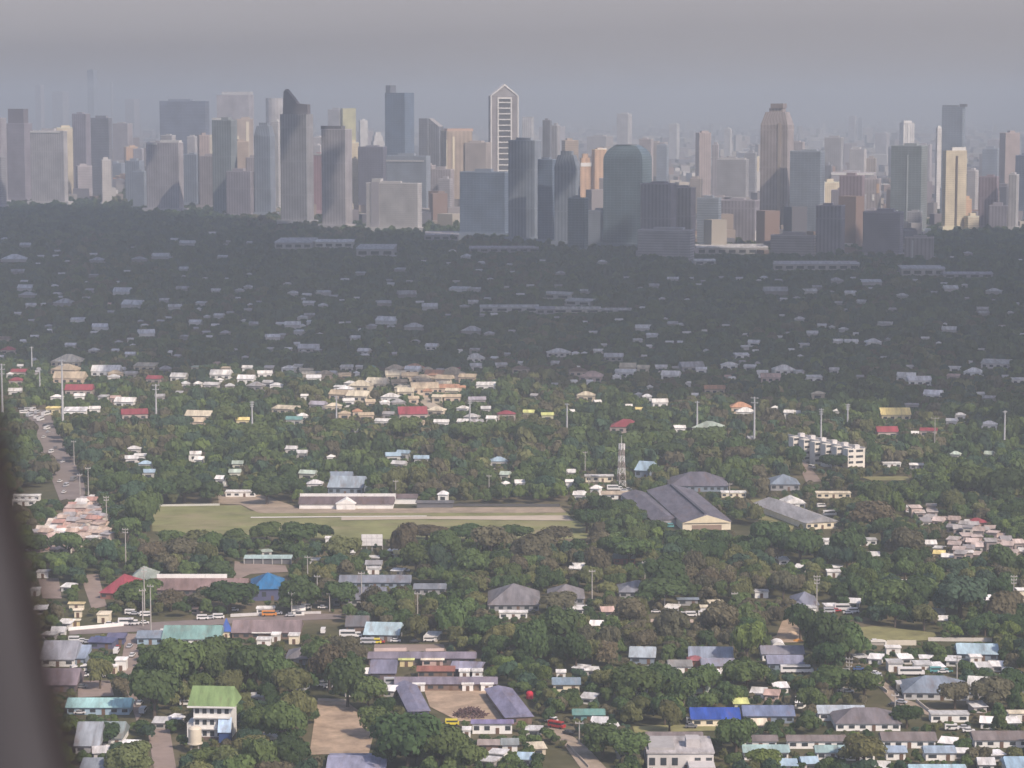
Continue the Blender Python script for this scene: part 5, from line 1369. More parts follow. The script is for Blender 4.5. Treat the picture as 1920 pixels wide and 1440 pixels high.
B(1796, 1872, 1206, 1226, 1234, (.36, .48, .54), 'bluegrey', 'g', 'light blue roofed house right of the arched gate', rot=-5)
B(1818, 1842, 1230, 1232, 1240, 'white', 'white', 'f', 'white annex below the light blue roofed house', depth=4)
B(1664, 1694, 1238, 1244, 1260, 'pale', 'white', 'f', 'white two storey house, left one of two by the parking row', depth=7, name='house', cat='house')
B(1714, 1748, 1242, 1247, 1256, 'pale', 'white', 'f', 'white house, right one of two by the parking row', depth=7, name='house', cat='house')
r_, hw, w_, D, ri = B(1694, 1818, 1266, 1299, 1308, (.20, .24, .29), 'pale', 'h', 'big blue grey hip roofed hall at the right', name='hall', cat='hall', rot=-4)
B(1682, 1726, 1279, 1283, 1290, 'pale', 'cream', 'f', 'flat pale porch left of the big blue grey hall', depth=5)
B(1814, 1882, 1268, 1296, 1304, (.62, .62, .58), 'grey', 'g', 'white sheet roofed hall right of the big blue grey hall', rot=-14, name='hall', cat='hall')
B(1874, 1936, 1264, 1290, 1300, (.58, .57, .55), 'grey', 'g', 'pale sheet roofed hall cut by the right edge', rot=-12, name='hall', cat='hall')
B(1534, 1622, 1322, 1337, 1346, (.42, .48, .53), 'white', 'g', 'pale blue grey roofed house left of the dark grey hip roof', name='house', cat='house')
r_, hw, w_, D, ri = B(1566, 1690, 1326, 1356, 1370, (.17, .155, .165), 'white', 'h', 'dark grey hip roofed hall with a white band under its eaves', name='hall', cat='hall')
for i, (x0, x1, y0, y1, yb, lb) in enumerate([(1212, 1318, 1372, 1386, 1398, 'first'), (1394, 1458, 1378, 1389, 1398, 'second'), (1476, 1586, 1378, 1389, 1397, 'third'), (1654, 1756, 1372, 1388, 1397, 'fourth'), (1826, 1930, 1370, 1387, 1397, 'fifth')]):
    B(x0, x1, y0, y1, yb, (.19, .165, .16), 'white', 'g', f'{lb} from the left of five white barracks with dusky brown roofs', cat='barrack', name='barrack', group='white barracks in a row')
for i, (x0, x1, y0, y1, yb, c, lb) in enumerate([(1394, 1480, 1396, 1410, 1420, (.33, .46, .46), 'first'), (1530, 1572, 1397, 1410, 1421, (.30, .42, .41), 'second'), (1574, 1642, 1397, 1411, 1422, (.35, .48, .48), 'third'), (1660, 1700, 1398, 1410, 1420, (.27, .34, .42), 'fourth'), (1734, 1792, 1398, 1411, 1422, (.30, .38, .46), 'fifth')]):
    B(x0, x1, y0, y1, yb, c, 'white', 'g', f'{lb} from the left of five teal and blue roofed cottages', cat='cottage', name='cottage', group='teal and blue roofed cottages in a row')
B(1706, 1812, 1433, 1446, 1456, (.36, .50, .56), 'white', 'g', 'light blue roof cut by the bottom edge at the right')
B(1888, 1935, 1418, 1440, 1450, (.30, .42, .52), 'white', 'g', 'blue roofed house at the bottom right corner', name='house', cat='house')
B(1890, 1930, 1334, 1338, 1344, 'cream', 'white', 'f', 'white wall-like hut at the right edge above the barracks', depth=4)
B(1744, 1818, 1337, 1340, 1345, 'pale', 'white', 'f', 'pale hut with white posts beside the branch road', depth=5)
r_, hw, w_, D, ri = B(1212, 1340, 1398, 1412, 1446, (.46, .44, .43), (.62, .60, .57), 'f', 'unfinished pale grey flat roofed building at the bottom', depth=22, wmin=6)
part(r_, 'roof_room', (.5, .48, .47), lambda b: b.box(w_ * .1, w_ * .3, D * .3, D * .6, hw + .45, hw + 3.2))
part(r_, 'side_block', (.58, .56, .54), lambda b: b.box(w_ * .1, w_ / 2 - .4, -9, -.02, 0, hw * .6))
part(r_, 'roof_slab', (.40, .39, .38), lambda b: b.box(-w_ * .46, -w_ * .08, 3, D - 3, hw + .45, hw + 1.3))

# heaps, a red tank and garden walls
def heap(x, y, wpx, h, c, name, label, seed, cat):
    p = G(x, y); s = SC(y); rr = wpx / 2 / s; r = random.Random(seed)
    b = MB()
    for _ in range(420):
        a, q = r.uniform(0, 6.283), math.sqrt(r.random())
        P_ = Vector((q * rr * math.cos(a), q * rr * .9 * math.sin(a), h * (1 - q * q) * r.uniform(.3, 1)))
        L = r.uniform(.5, 1.6); d = Vector((r.gauss(0, 1), r.gauss(0, 1), r.gauss(0, .5))).normalized() * L
        b.bar(P_, P_ + d, r.uniform(.08, .25), 4)
    o = b.build(name, objcol('heap of scrap', .9, .5, .8), loc=(p.x, p.y, .25), color=c); tag(o, label, cat, kind='thing')
    protect(x - wpx / 2, x + wpx / 2, y - 22, y, p.y)
heap(882, 1342, 62, 3.2, (.14, .09, .09), 'scrap_heap', 'dark tangled heap of scrap on the tan courtyard', 3, 'heap')
b = MB(); b.lathe([(0, 0), (1.2, 0), (1.25, .5), (1.25, 2.2), (.8, 2.8), (0, 3.0)], 16)
p = G(993, 1310); o = b.build('red_tank', M_wall, loc=(p.x, p.y, .05), scale=(1.1, 1.1, 1.0), color=(.55, .03, .06)); tag(o, 'round bright red tank beside the slate purple wing', 'tank'); protect(985, 1001, 1296, 1309, p.y)
def sand(x, y, w, h, c, label):
    p = G(x, y); s = SC(y); b = MB(); r = w / 2 / s
    b.lathe([(r, 0), (r * .8, h * .35), (r * .5, h * .75), (r * .2, h), (0, h)], 14)
    o = b.build('sand_heap', mat('heaped sand %02d' % int(c[1] * 99), c, .95, .3, .8), loc=(p.x, p.y, .15)); tag(o, label, 'heap', 'heaps on the tan lot')
sand(1462, 1196, 30, .9, (.45, .34, .22), 'tan sand heap at the left of the tan lot'); sand(1484, 1188, 26, 1.0, (.50, .38, .26), 'pale sand heap at the rear of the tan lot'); sand(1496, 1202, 20, .8, (.62, .28, .06), 'orange heap at the right of the tan lot')
def wall(x0, y0, x1, y1, h, c, label):
    a, d = G(x0, y0), G(x1, y1); v = Vector((d.x - a.x, d.y - a.y)); L = v.length
    b = MB(); b.box(0, L, -.15, .15, 0, h)
    o = b.build('garden_wall', M_wall, loc=(a.x, a.y, 0), rz=math.atan2(v.y, v.x), color=c); tag(o, label, 'wall', 'low masonry walls along streets and yards', 'thing')
    protect(min(x0, x1), max(x0, x1), min(y0, y1) - h * SC(y0), max(y0, y1), (a.y + d.y) / 2)
for x0, y0, x1, y1, h, c, lb in [(128, 1183, 232, 1174, 1.6, WH, 'long white wall along the near left street'), (370, 1163, 420, 1160, 1.4, (.6, .38, .34), 'pink wall piece in front of the teal street building'), (432, 1157, 528, 1152, 1.4, PL, 'white wall behind the long dusky brown roof'),
        (540, 1152, 602, 1151, 1.2, PL, 'white wall piece at the right end of the street of cars'), (702, 1222, 762, 1221, 1.5, (.62, .5, .46), 'pinkish wall along the tan pavement'), (798, 1222, 832, 1221, 1.3, (.62, .5, .46), 'short pinkish wall at the pavement end'),
        (412, 948, 284, 950, 1.2, (.55, .55, .50), 'thin pale fence wall at the left rear of the playing field'), (800, 949, 1050, 950, 1.5, (.10, .10, .10), 'dark fence wall behind the running track'), (1632, 1274, 1664, 1300, 1.2, (.6, .55, .46), 'cream wall left of the branch road'),
        (1740, 1202, 1860, 1203, 1.6, (.62, .58, .52), 'pale wall right of the arched gate'), (1718, 1316, 1744, 1337, 1.2, (.6, .55, .46), 'cream wall right of the branch road'), (1220, 1166, 1300, 1167, 1.3, (.6, .5, .44), 'pale wall below the scattered kiosks'),
        (1064, 1398, 1104, 1440, .9, (.5, .42, .34), 'tan kerb wall beside the dirt road'), (596, 1314, 650, 1316, 1.0, (.5, .45, .4), 'low pale wall at the rear of the dirt lot'), (700, 1366, 760, 1352, 1.3, (.6, .58, .54), 'pale wall right of the dirt lot')]:
    wall(x0, y0, x1, y1, h, c, lb)

LAND += [('the green roofed house', 398, 1320), ('the dirt court', 870, 1320), ('the royal blue hall', 1342, 1340), ('the red roofed hall', 210, 1100), ('the bright blue hipped roof', 503, 1100), ('the grandstand', 650, 940), ('the white scoreboard', 697, 1014),
         ('the cream fronted hangar', 1320, 975), ('the white apartment block', 1538, 845), ('the dirt lot', 640, 1360), ('the light blue shop', 716, 1184), ('the arched gate', 1646, 1204), ('the big blue grey hall', 1755, 1285), ('the two grey barrack roofs', 1005, 1115),
         ('the dirt road at the bottom', 1085, 1400), ('the double roof', 1335, 1230), ('the white barracks', 1530, 1385), ('the teal street building', 350, 1190), ('the pale turquoise roof', 185, 1320), ('the road at the left', 112, 870),
         ('the playing field', 620, 985), ('the fifth barrack at the right', 1872, 1385), ('the tan lot', 1480, 1180), ('the scattered roadside kiosks', 1290, 1145), ('the pole with three crossarms by the lawn', 1531, 1110), ('the long white shed under dark trees', 1590, 1016)]
# ------------------------------------------------------------------ kiosks and huts scattered in the nearer ground
KI = """1172,1262,12w 1228,1252,14w 1240,1262,12w 1212,1240,8p 1338,1262,14w 1360,1260,12c 1376,1254,10w 1300,1246,10k 1310,1122,10p 1290,1146,10w 1256,1138,14w 1236,1146,10w 1344,1130,10c 1326,1160,10k 1118,1170,8w 1176,1142,10p 1086,1140,14p 1058,1140,12w 1038,1142,10p 1140,1144,12k
940,1142,14p 960,1140,10w 985,1142,8p 830,1146,10p 808,1190,10p 862,1226,8y 776,1208,10k 735,1206,8p 690,1260,10w 716,1268,12w 726,1292,14w 742,1252,6c 660,1292,12w 606,1286,10w 602,1166,8w 560,1142,8w 492,1142,10w 466,1160,10p 352,1150,14w 364,1138,10k 336,1164,10p 320,1084,14w 340,1090,12p 300,1094,14p
1420,1296,10p 1446,1300,12k 1500,1314,12w 1390,1316,14l 1330,1364,12w 1346,1360,10c 1424,1356,10c 1452,1352,8l 1186,1392,10w 1122,1352,12p 1150,1364,8w 1100,1306,10p 1076,1296,10p 1110,1254,10w 1086,1250,10w 1200,1288,12p 1310,1294,12v 1466,1286,14w 1484,1330,8b 1630,1298,8w 1616,1230,12p 1640,1232,10w
1700,1232,12w 1738,1232,10w 1670,1252,12w 1690,1256,10w 1760,1248,12w 1786,1236,10p 1846,1248,12p 1870,1246,10w 1884,1256,12w 1806,1316,14w 1786,1312,12p 1838,1322,10p 1852,1352,10w 1900,1352,12w 1774,1390,10w 1700,1394,8w 1600,1392,10k 1460,1392,10k 1340,1400,12p 1560,1134,10w 1572,1140,12p 1600,1128,10p
1706,1092,8w 1770,1160,8w 1760,1146,8p 1826,1110,10p 1850,1122,10w 1500,1062,6w 1566,1062,8w 1470,1048,8w 1640,1040,8p 1760,1026,12w 1746,1018,14w 1776,1042,12w 1760,1036,8y 1090,1060,8w 1078,1064,10w 996,1026,8p 750,1036,8y 736,1030,12w 700,1044,10p 655,1034,8w 744,1068,8w 590,1048,10p 500,1032,12v
108,1110,8w 124,1098,8w 76,1140,10p 120,1166,10w 156,1204,10w 140,1196,12p 108,1182,14p 90,1188,12p 222,1220,10w 208,1224,8w 246,1240,8p 254,1254,8p 148,1332,10w 186,1340,10p 218,1374,10w 190,1408,10p 238,1396,8w 300,1352,10p 326,1344,8w 478,1304,8p 560,1280,8p 506,1380,8p 1010,1400,12c 1000,1366,10p 985,1420,14b 930,1410,12p
880,1412,14k 912,1424,12p 1170,1408,10p 1040,1420,16c 1520,1428,14b 1480,1432,16b 1650,1436,14p 1850,1430,14p 1870,1412,12w 1800,1408,10w 1620,1404,8w"""
NB = len(PROT)
for tok in KI.split():
    a, b_, c_ = tok.split(',')
    if any(q[0] - 3 < float(a) < q[1] + 3 and q[2] - 3 < float(b_) < q[3] + 6 and q[1] - q[0] > 14 for q in PROT[:NB]): continue
    rf, wl, lk = KEY[c_[-1]]
    small_house(float(a), float(b_), float(c_[:-1]) * .78, rf, wl if c_[-1] in 'yclk' else hr.choice([WH, (.6, .58, .55), (.45, .43, .41)]), lk, hr.choice('gmmf'), 2.3, 'kiosks and huts scattered among the nearer trees', 'hut', 'hut', None, hr)
# ------------------------------------------------------------------ trees
def leaf_cloud(nq, seed, lobes, size, flat=.78):
    """crown of leaf-spray faces: radius 1, from z 0 to about 1.5"""
    r = np.random.default_rng(seed)
    L = [(0, 0, .72, .66)]
    for k in range(lobes):
        a = 2 * math.pi * (k + r.uniform(-.3, .3)) / lobes
        d = r.uniform(.38, .62); L.append((d * math.cos(a), d * math.sin(a), r.uniform(.38, .95), r.uniform(.34, .50)))
    L = np.array(L)
    wgt = L[:, 3] ** 2; wgt /= wgt.sum()
    idx = r.choice(len(L), nq, p=wgt)
    n = r.normal(size=(nq, 3)); n /= np.linalg.norm(n, axis=1)[:, None]
    n[:, 2] = np.where(n[:, 2] < -.35, -n[:, 2], n[:, 2])
    rad = L[idx, 3] * r.uniform(.72, 1.06, nq)
    c = L[idx, :3] + n * rad[:, None] * np.array([1, 1, flat])
    nn = n + r.normal(size=(nq, 3)) * .30; nn /= np.linalg.norm(nn, axis=1)[:, None]
    t = np.cross(nn, r.normal(size=(nq, 3))); t /= np.linalg.norm(t, axis=1)[:, None]
    u = np.cross(nn, t)
    sz = size * r.uniform(.6, 1.3, nq)[:, None]
    v = np.stack([c - t * sz - u * sz * .7, c + t * sz - u * sz * .6, c + t * sz * .8 + u * sz * .7, c - t * sz * .7 + u * sz * .8], 1)
    shade = r.uniform(.8, 1.2, nq)          # leaf-age variation
    return v.reshape(-1, 3).astype(np.float32), shade

M_leaf = None
def leafmat():
    m, t, b = _nodes('tree leaves')
    oi = t.nodes.new('ShaderNodeObjectInfo')
    a = t.nodes.new('ShaderNodeAttribute'); a.attribute_name = 'tint'
    mx = t.nodes.new('ShaderNodeMix'); mx.data_type = 'RGBA'; mx.blend_type = 'MULTIPLY'; mx.inputs[0].default_value = 1
    t.links.new(oi.outputs['Color'], mx.inputs[6]); t.links.new(a.outputs['Color'], mx.inputs[7])
    t.links.new(mx.outputs[2], b.inputs['Base Color'])
    b.inputs['Roughness'].default_value = .8; b.inputs['Specular IOR Level'].default_value = .12
    return m
def translucent(m, out):
    t = m.node_tree; b = t.nodes['Principled BSDF']
    tl = t.nodes.new('ShaderNodeBsdfTranslucent'); ms = t.nodes.new('ShaderNodeMixShader'); ms.inputs[0].default_value = .42
    t.links.new(out, tl.inputs['Color']); t.links.new(b.outputs[0], ms.inputs[1]); t.links.new(tl.outputs[0], ms.inputs[2])
    t.links.new(ms.outputs[0], t.nodes['Material Output'].inputs[0])
    return m
M_leaf = leafmat()
translucent(M_leaf, M_leaf.node_tree.nodes['Principled BSDF'].inputs['Base Color'].links[0].from_socket)
M_far = attrcol('distant leaves', .85, .1)
translucent(M_far, M_far.node_tree.nodes['Principled BSDF'].inputs['Base Color'].links[0].from_socket)
M_bark = mat('tree bark', (.10, .075, .055), .95, .3, .6)

def quads_mesh(name, v, tint, m):
    me = bpy.data.meshes.new(name)
    nq = len(v) // 4
    me.vertices.add(nq * 4); me.vertices.foreach_set('co', v.ravel())
    me.loops.add(nq * 4); me.loops.foreach_set('vertex_index', np.arange(nq * 4, dtype=np.int32))
    me.polygons.add(nq); me.polygons.foreach_set('loop_start', np.arange(0, nq * 4, 4, dtype=np.int32)); me.polygons.foreach_set('loop_total', np.full(nq, 4, dtype=np.int32))
    at = me.attributes.new('tint', 'FLOAT_COLOR', 'POINT')
    col4 = np.ones((nq * 4, 4), dtype=np.float32); col4[:, :3] = tint
    at.data.foreach_set('color', col4.ravel())
    me.materials.append(m)
    me.update(calc_edges=True)
    return me

CROWN = []
for k in range(9):
    v, sh = leaf_cloud(2400, 40 + k, 6 + k % 4, .068)
    CROWN.append(quads_mesh('crown', v, np.repeat(sh, 4)[:, None] * np.array([1, 1, 1]), M_leaf))
SPARSE = []
for k in range(3):
    v, sh = leaf_cloud(1100, 80 + k, 7, .06)
    SPARSE.append(quads_mesh('crown', v, np.repeat(sh, 4)[:, None] * np.array([1, 1, 1]), M_leaf))
TRUNK = []
for k in range(3):
    b = MB(); r = random.Random(k)
    b.bar((0, 0, -.9), (0, 0, .25), .085, 8, .055)
    for i in range(6):
        a = i * 1.05 + r.uniform(-.3, .3)
        b.bar((0, 0, .02 + .04 * i), (.5 * math.cos(a), .5 * math.sin(a), .62 + r.uniform(-.1, .25)), .04, 6, .012)
    TRUNK.append(b.mesh('trunk', M_bark))

TREE_C = dict(d=((.082, .132, .052), 'dark green'), g=((.125, .178, .064), 'mid green'), o=((.178, .190, .080), 'olive'), n=((.172, .158, .098), 'greyish olive'), l=((.155, .215, .062), 'light green'), b=((.078, .132, .082), 'bluish green'))
def tree_color(px, py, r):
    f = .5 + .5 * math.sin(px * .013 + 1.3 * math.sin(py * .021)) * math.cos(py * .017 + px * .004)
    if py < 700: return r.choice('ddbbgg' if f > .35 else 'ddbgno')
    if 880 < px < 1500 and 1080 < py < 1260: return r.choice('nnogdgn' if f < .55 else 'ddgon')
    return r.choice('ddgggbl' if f > .55 else ('ddgoonb' if f > .28 else 'onngodb'))

def in_poly(pts, x, y):
    c = False
    for (xa, ya), (xb, yb) in zip(pts, pts[1:] + pts[:1]):
        if (ya > y) != (yb > y) and x < (xb - xa) * (y - ya) / (yb - ya) + xa: c = not c
    return c

PR = np.array(PROT)
FT = np.array(FOOT)
def clear_of(px, py, wp, hp, d, x, y, rad):
    """True where a tree may stand: not on a building or a street, and not before something the photo shows"""
    if np.any((FT[:, 0] - x) ** 2 + (FT[:, 1] - y) ** 2 < (FT[:, 2] + rad * .55) ** 2): return False
    m = (PR[:, 4] > d) & (PR[:, 0] < px + wp * .42) & (PR[:, 1] > px - wp * .42) & (PR[:, 2] < py - hp * .25) & (PR[:, 3] > py - hp * .96)
    if m.any(): return False
    for q in PATCH:
        if in_poly(q, px, py): return False
    return True

TREES = []   # (x, y, crown radius, crown height factor, trunk height, colour key, px, py, explicit)
def add_tree(px, py, wpx, hpx, ck, explicit=True):
    p = G(px, py); s = SC(py)
    rad = wpx / 2 / s; H = hpx / s
    TREES.append((p.x, p.y, rad, H, ck, px, py, explicit))
EXP = """430,1148,120,56,d 385,1146,70,40,n 562,1150,90,66,d 262,1140,90,52,g 320,1146,70,38,n 1562,884,60,34,d 1050,1152,70,40,n 1236,1140,110,60,d 640,1140,80,50,d 720,1160,60,50,d 290,1350,95,95,d 332,1300,110,100,g 405,1272,120,78,g 470,1295,115,92,d 520,1308,90,78,g 548,1322,80,74,o 484,1398,80,78,g 530,1405,90,92,g 560,1372,66,80,o 470,1438,90,58,o 545,1446,84,66,d 395,1448,96,48,g
652,1326,84,92,d 618,1296,100,96,n 690,1334,74,66,g 600,1256,76,56,g 642,1246,66,50,n 765,1452,140,108,d 826,1450,120,92,g 722,1440,56,44,g 705,1384,62,58,g 872,1458,90,66,g 244,1456,92,62,o 206,1398,56,38,d 188,1292,56,62,o 232,1310,46,42,n
345,942,90,52,d 300,944,70,48,d 395,944,60,44,d 500,946,62,44,d 270,1000,70,80,g 250,960,60,60,b 240,1020,60,54,g 610,1016,40,32,d 1390,880,70,44,n 1250,872,70,44,d
880,1090,90,60,g 780,1078,70,56,g 830,1060,80,66,g 920,1050,90,70,n 1000,1060,90,64,n 760,1050,70,66,n 700,1150,60,56,n 850,1200,90,76,g 905,1215,70,60,d 1000,1250,80,80,d 1050,1220,80,80,d 1080,1260,70,76,d 1140,1240,60,66,n
1190,1320,120,70,g 1240,1310,90,66,d 1320,1310,80,62,g 1400,1300,90,60,g 1280,1330,60,60,g 1400,1250,80,86,l 1540,1240,90,90,d 1590,1240,90,70,g 1560,1300,80,50,g 1620,1310,80,54,g 1520,1340,60,56,g 1130,1420,90,56,g 1180,1430,80,60,g 1380,1420,80,70,g 1620,1440,90,60,o 1430,1446,90,44,l 1260,1210,80,70,n 1350,1196,90,66,n 1180,1180,70,60,n
1860,1330,90,60,n 1900,1310,70,60,d 1790,1330,70,54,n 1700,1366,60,46,d 1500,1200,60,66,d 1660,1160,110,70,g 1720,1150,100,76,d 1800,1160,120,80,b 1880,1180,90,70,n 1250,1120,110,76,d 1180,1060,80,52,g 1590,1060,90,70,d 1500,1060,90,70,d 1700,1050,90,60,n 1880,1080,70,60,d 1640,1000,90,64,n 1820,940,100,64,g 1880,950,90,70,d 1440,1040,80,64,d
1165,800,60,36,g 640,830,80,46,g 760,830,80,46,g 880,840,90,48,g 480,840,80,44,g 330,820,80,44,b 420,800,70,40,g 990,840,90,48,d 1210,830,80,44,g 1330,850,90,48,g 60,1050,70,50,g 130,1046,80,46,g 190,1050,70,40,o 110,1070,70,36,g 280,1064,60,46,n 340,1060,80,52,n 400,1050,70,54,g 640,1060,80,54,o 560,1030,80,44,g 500,1016,60,36,g 440,1022,60,30,g 380,1024,60,30,o 320,1024,60,30,g 800,1016,80,32,n 880,1020,90,36,d 960,1020,80,36,g 1040,1024,80,40,n 1100,1000,60,48,d 1130,980,60,50,d 1180,1000,60,40,d 1230,1010,60,36,d"""
for tok in EXP.split():
    a = tok.split(',')
    add_tree(float(a[0]), float(a[1]), float(a[2]), float(a[3]), a[4])
FB = [(-80, 386), (250, 386), (430, 402), (600, 430), (850, 440), (1000, 464), (1300, 478), (1700, 498), (1745, 440), (2000, 440)]
tr = random.Random(21)
cells = {}
for t in TREES: cells.setdefault((int(t[0] // 30), int(t[1] // 30)), []).append(t)
def room(x, y, rad):
    for i in range(int(x // 30) - 1, int(x // 30) + 2):
        for j in range(int(y // 30) - 1, int(y // 30) + 2):
            for t in cells.get((i, j), ()):
                if (t[0] - x) ** 2 + (t[1] - y) ** 2 < (.66 * (t[2] + rad)) ** 2: return False
    return True
N_TRY = 150000
for _ in range(N_TRY):
    yy = 800 + (6200 - 800) * tr.random() ** 1.55
    xx = tr.uniform(-1, 1) * yy * .212
    px, py, _d = PX((xx, yy, 0))
    if not (-60 < px < 1990 and py < 1500): continue
    if py < np.interp(px, [f[0] for f in FB], [f[1] for f in FB]) + 2 - 42 * tr.random() ** 3: continue
    rad = (tr.uniform(2.9, 5.4) if tr.random() < .7 else tr.uniform(5.4, 7.4)) * (1.0 if yy < 2200 else 1.2)
    H = rad * tr.uniform(1.2, 2.1) + (1 if yy < 2200 else 0)
    if not room(xx, yy, rad): continue
    s = SC(py)
    k = 1
    ok = clear_of(px, py, rad * 2 * s, H * s, yy, xx, yy, rad)
    if not ok:
        rad *= .55; H *= .55
        ok = room(xx, yy, rad) and clear_of(px, py, rad * 2 * s, H * s, yy, xx, yy, rad)
        if not ok:
            rad *= .5; H *= .45
            ok = tr.random() < .6 and clear_of(px, py, rad * 2 * s, H * s, yy, xx, yy, rad)
    if not ok: continue
    t = (xx, yy, rad, H, tree_color(px, py, tr), px, py, False)
    TREES.append(t)
    cells.setdefault((int(xx // 30), int(yy // 30)), []).append(t)
print('trees', len(TREES))
def shows(t):
    if not (0 < t[5] < 1920 and t[6] - t[3] * SC(t[6]) * .5 < 1440): return 0
    return t[2] * t[3] * SC(t[6]) ** 2
TREES.sort(key=shows, reverse=True)
for i, (x, y, rad, H, ck, px, py, ex) in enumerate(TREES[:300]):
    root = empty('tree', (x, y, 0), tr.uniform(0, 6.28))
    c, look = TREE_C[ck]
    f = tr.uniform(.8, 1.25)
    hz = H / 1.28
    ms = SPARSE if (ck == 'n' and tr.random() < .25) else CROWN
    link('crown', tr.choice(ms), root, loc=(0, 0, H * .10), scale=(rad * tr.uniform(.82, 1.15), rad * tr.uniform(.82, 1.15), hz * tr.uniform(.85, .98)), color=(c[0] * f * tr.uniform(.9, 1.1), c[1] * f, c[2] * f))
    link('trunk', tr.choice(TRUNK), root, loc=(0, 0, H * .28), scale=(rad, rad, H * .42))
    tag(root, None, 'tree', 'trees among the nearer houses')
    s = SC(py)
    w2 = 'broad' if rad > 8 else ('small' if rad < 5.5 else 'round')
    pend(root, f'{w2} {look}', 'tree', px, py - H * s * .5)

# all the others read as one wood
def wood(trees):
    lods = []
    for nq, sz in ((760, .11), (210, .205), (64, .36)):
        lods.append([leaf_cloud(nq, 200 + nq + k, 5, sz) for k in range(6)])
    V, T_ = [], []
    r = np.random.default_rng(5)
    for (x, y, rad, H, ck, px, py, ex) in trees:
        L = 0 if y < 1500 else (1 if y < 2700 else 2)
        v, sh = lods[L][r.integers(6)]
        a = r.uniform(0, 6.283); ca, sa = math.cos(a), math.sin(a)
        hz = H / 1.28
        q = np.empty_like(v)
        q[:, 0] = x + (v[:, 0] * ca - v[:, 1] * sa) * rad
        q[:, 1] = y + (v[:, 0] * sa + v[:, 1] * ca) * rad
        q[:, 2] = v[:, 2] * hz * .92 + H * .10
        c = np.array(TREE_C[ck][0]) * r.uniform(.75, 1.3)
        V.append(q); T_.append(np.repeat(sh, 4)[:, None] * c[None, :])
    me = quads_mesh('wood', np.concatenate(V), np.concatenate(T_), attrcol('distant leaves', .85, .1))
    tag(link('wood', me), 'unbroken canopy of smaller and farther trees between the houses', 'wood', kind='stuff')
wood(TREES[300:])

# ------------------------------------------------------------------ clouds high above and out of view: they shade the middle distance
def clouds():
    ZC = 950.0
    shift = Vector((sun_dir.x, sun_dir.y)) * (ZC / sun_dir.z)
    front = [(-700, 690), (0, 682), (300, 706), (700, 722), (1100, 738), (1500, 780), (1920, 800), (2700, 800)]
    back = [(-700, 396), (150, 396), (330, 412), (560, 437), (820, 453), (1000, 471), (1350, 480), (1660, 487), (1730, 458), (1800, 446), (1920, 442), (2700, 440)]
    r = random.Random(9)
    tb = bmesh.new(); bmesh.ops.create_icosphere(tb, subdivisions=2, radius=1)
    sv = [v.co.copy() for v in tb.verts]; sf = [tuple(v.index for v in f.verts) for f in tb.faces]; tb.free()
    V, FA, n = [], [], 0
    def puff(x, y, rr, z):
        nonlocal n
        s3 = (rr * r.uniform(.85, 1.2), rr * r.uniform(.85, 1.2), rr * r.uniform(.35, .5))
        for v in sv: V.append((x + v.x * s3[0] * (1 + .12 * math.sin(7 * v.y + x)), y + v.y * s3[1] * (1 + .12 * math.sin(6 * v.x + y)), z + v.z * s3[2]))
        for f in sf: FA.append(tuple(i + n for i in f))
        n += len(sv)
    xs = np.linspace(-700, 2700, 70)
    for px in xs:
        yf = np.interp(px, [p[0] for p in front], [p[1] for p in front]); yk = np.interp(px, [p[0] for p in back], [p[1] for p in back])
        a, c = G(px, yf), G(px, yk)
        L = c.y - a.y
        d = 0.0
        while d < L:
            t = d / L
            edge = min(d * .45, L - d)
            rr = 30 if edge < 60 else (60 if edge < 200 else 105)
            q = a.lerp(c, t)
            if d < 420 and r.random() > .12 + .88 * (d / 420) ** .8:
                d += rr * .8
                continue
            puff(q.x + shift.x + r.uniform(-.4, .4) * rr, q.y + shift.y + r.uniform(-.3, .3) * rr, rr, ZC + r.uniform(-20, 60))
            d += rr * .8
    me = bpy.data.meshes.new('clouds'); me.from_pydata(V, [], FA)
    m, t, b = _nodes('cloud vapour')
    b.inputs['Base Color'].default_value = (.9, .9, .92, 1); b.inputs['Roughness'].default_value = 1
    tl = t.nodes.new('ShaderNodeBsdfTranslucent'); tl.inputs['Color'].default_value = (.9, .9, .92, 1)
    ms = t.nodes.new('ShaderNodeMixShader'); ms.inputs[0].default_value = .12
    t.links.new(b.outputs[0], ms.inputs[1]); t.links.new(tl.outputs[0], ms.inputs[2])
    t.links.new(ms.outputs[0], t.nodes['Material Output'].inputs[0])
    me.materials.append(m)
    tag(link('clouds', me), kind='stuff', label='broken white cloud layer drifting high over the woods', cat='clouds')
clouds()

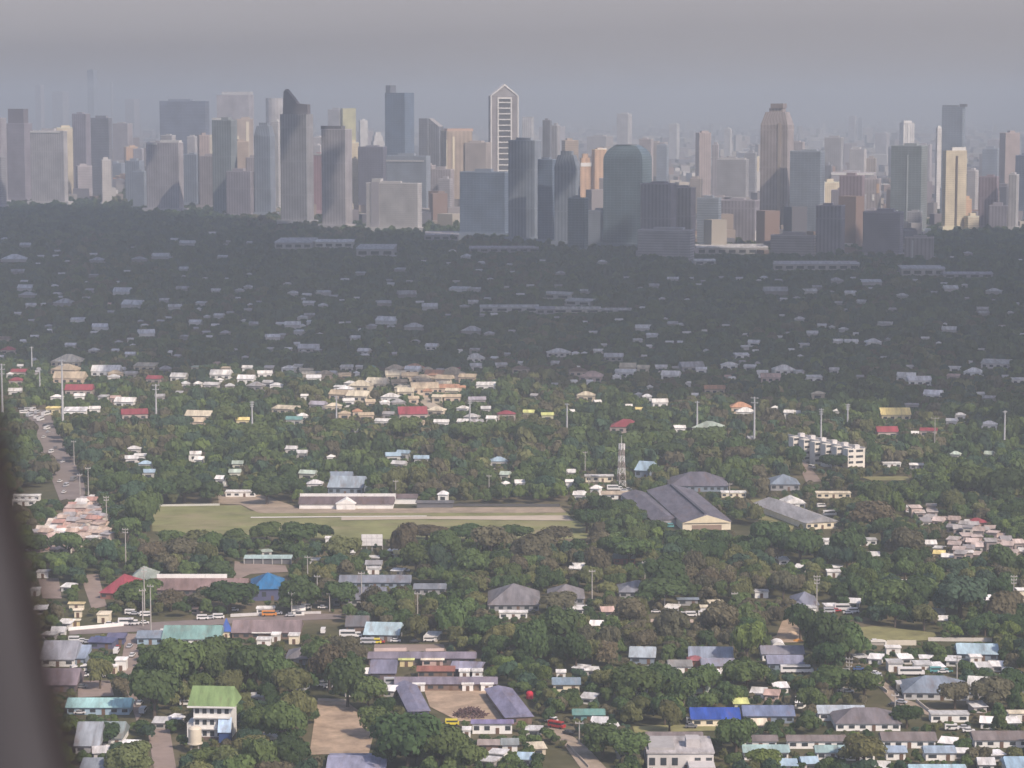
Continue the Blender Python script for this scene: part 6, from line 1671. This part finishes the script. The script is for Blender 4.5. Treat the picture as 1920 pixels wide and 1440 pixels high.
# ------------------------------------------------------------------ the air
b = MB(); b.box(-16500, 16500, -1600, 46000, -1.0, 330)
hm = bpy.data.materials.new('smoggy air'); hm.use_nodes = True
t = hm.node_tree; t.nodes.clear()
pv = t.nodes.new('ShaderNodeVolumePrincipled')
pv.inputs['Color'].default_value = (*HAZE_COLOR, 1)
pv.inputs['Density'].default_value = HAZE_DENSITY
pv.inputs['Anisotropy'].default_value = 0.0
pv.inputs['Density Attribute'].default_value = ''
mo = t.nodes.new('ShaderNodeOutputMaterial')
t.links.new(pv.outputs[0], mo.inputs['Volume'])
tag(b.build('haze', hm), 'thin lilac grey smog filling the air over the city', 'haze', kind='stuff')

# ------------------------------------------------------------------ the rim of the aircraft window the photo is taken through
def window_frame():
    DW = .42                                        # metres from the lens
    def W3(px, py, d):
        v = _fw * F + Vector((1, 0, 0)) * (px - 960) + _up * (720 - py)
        return EYE + v * (d / F)
    left = [(-70, 560), (-24, 700), (8, 800), (30, 890), (55, 1000), (78, 1105), (100, 1215), (124, 1330), (150, 1445), (180, 1560), (240, 1800)]
    right = [(500, 2350), (1000, 2600), (1900, 2700), (2700, 2500), (3100, 1900), (3150, 700), (3000, -300), (2500, -900), (1500, -1100), (700, -900), (250, -500), (-60, -100), (-90, 300)]
    hole = left + right
    n = len(hole)
    cx, cy = 1400, 850
    def ring(k, dep, off=0):
        out = []
        for x, y in hole:
            vx, vy = x - cx, y - cy
            L = math.hypot(vx, vy)
            out.append(W3(x + vx / L * off, y + vy / L * off, dep))
        return out
    root = empty('aircraft_window', W3(150, 1445, DW)); tag(root, 'dark out of focus rim of the aircraft window at the left edge', 'window frame')
    inv = root.location
    def strip(name, prof, c, rough):
        b = MB()
        rs = [ring(0, d, o) for o, d in prof]
        for A, B_ in zip(rs, rs[1:]):
            for i in range(n):
                j = (i + 1) % n
                b.face([A[i] - inv, A[j] - inv, B_[j] - inv, B_[i] - inv])
        o = b.build(name, mat(name.replace('_', ' ') + ' plastic', c, rough, .08, 60), root)
        for p in o.data.polygons: p.use_smooth = True
        return o
    strip('seal', [(30, DW + .03), (-4, DW + .012), (0, DW), (14, DW - .004), (34, DW - .003)], (.030, .022, .024), .6)
    strip('panel', [(34, DW - .003), (60, DW - .008), (110, DW - .012), (400, DW - .014), (1500, DW - .01), (1500, DW + .06), (30, DW + .03)], (.055, .054, .060), .7)
window_frame()
finish_labels()
print('objects', len(bpy.data.objects))
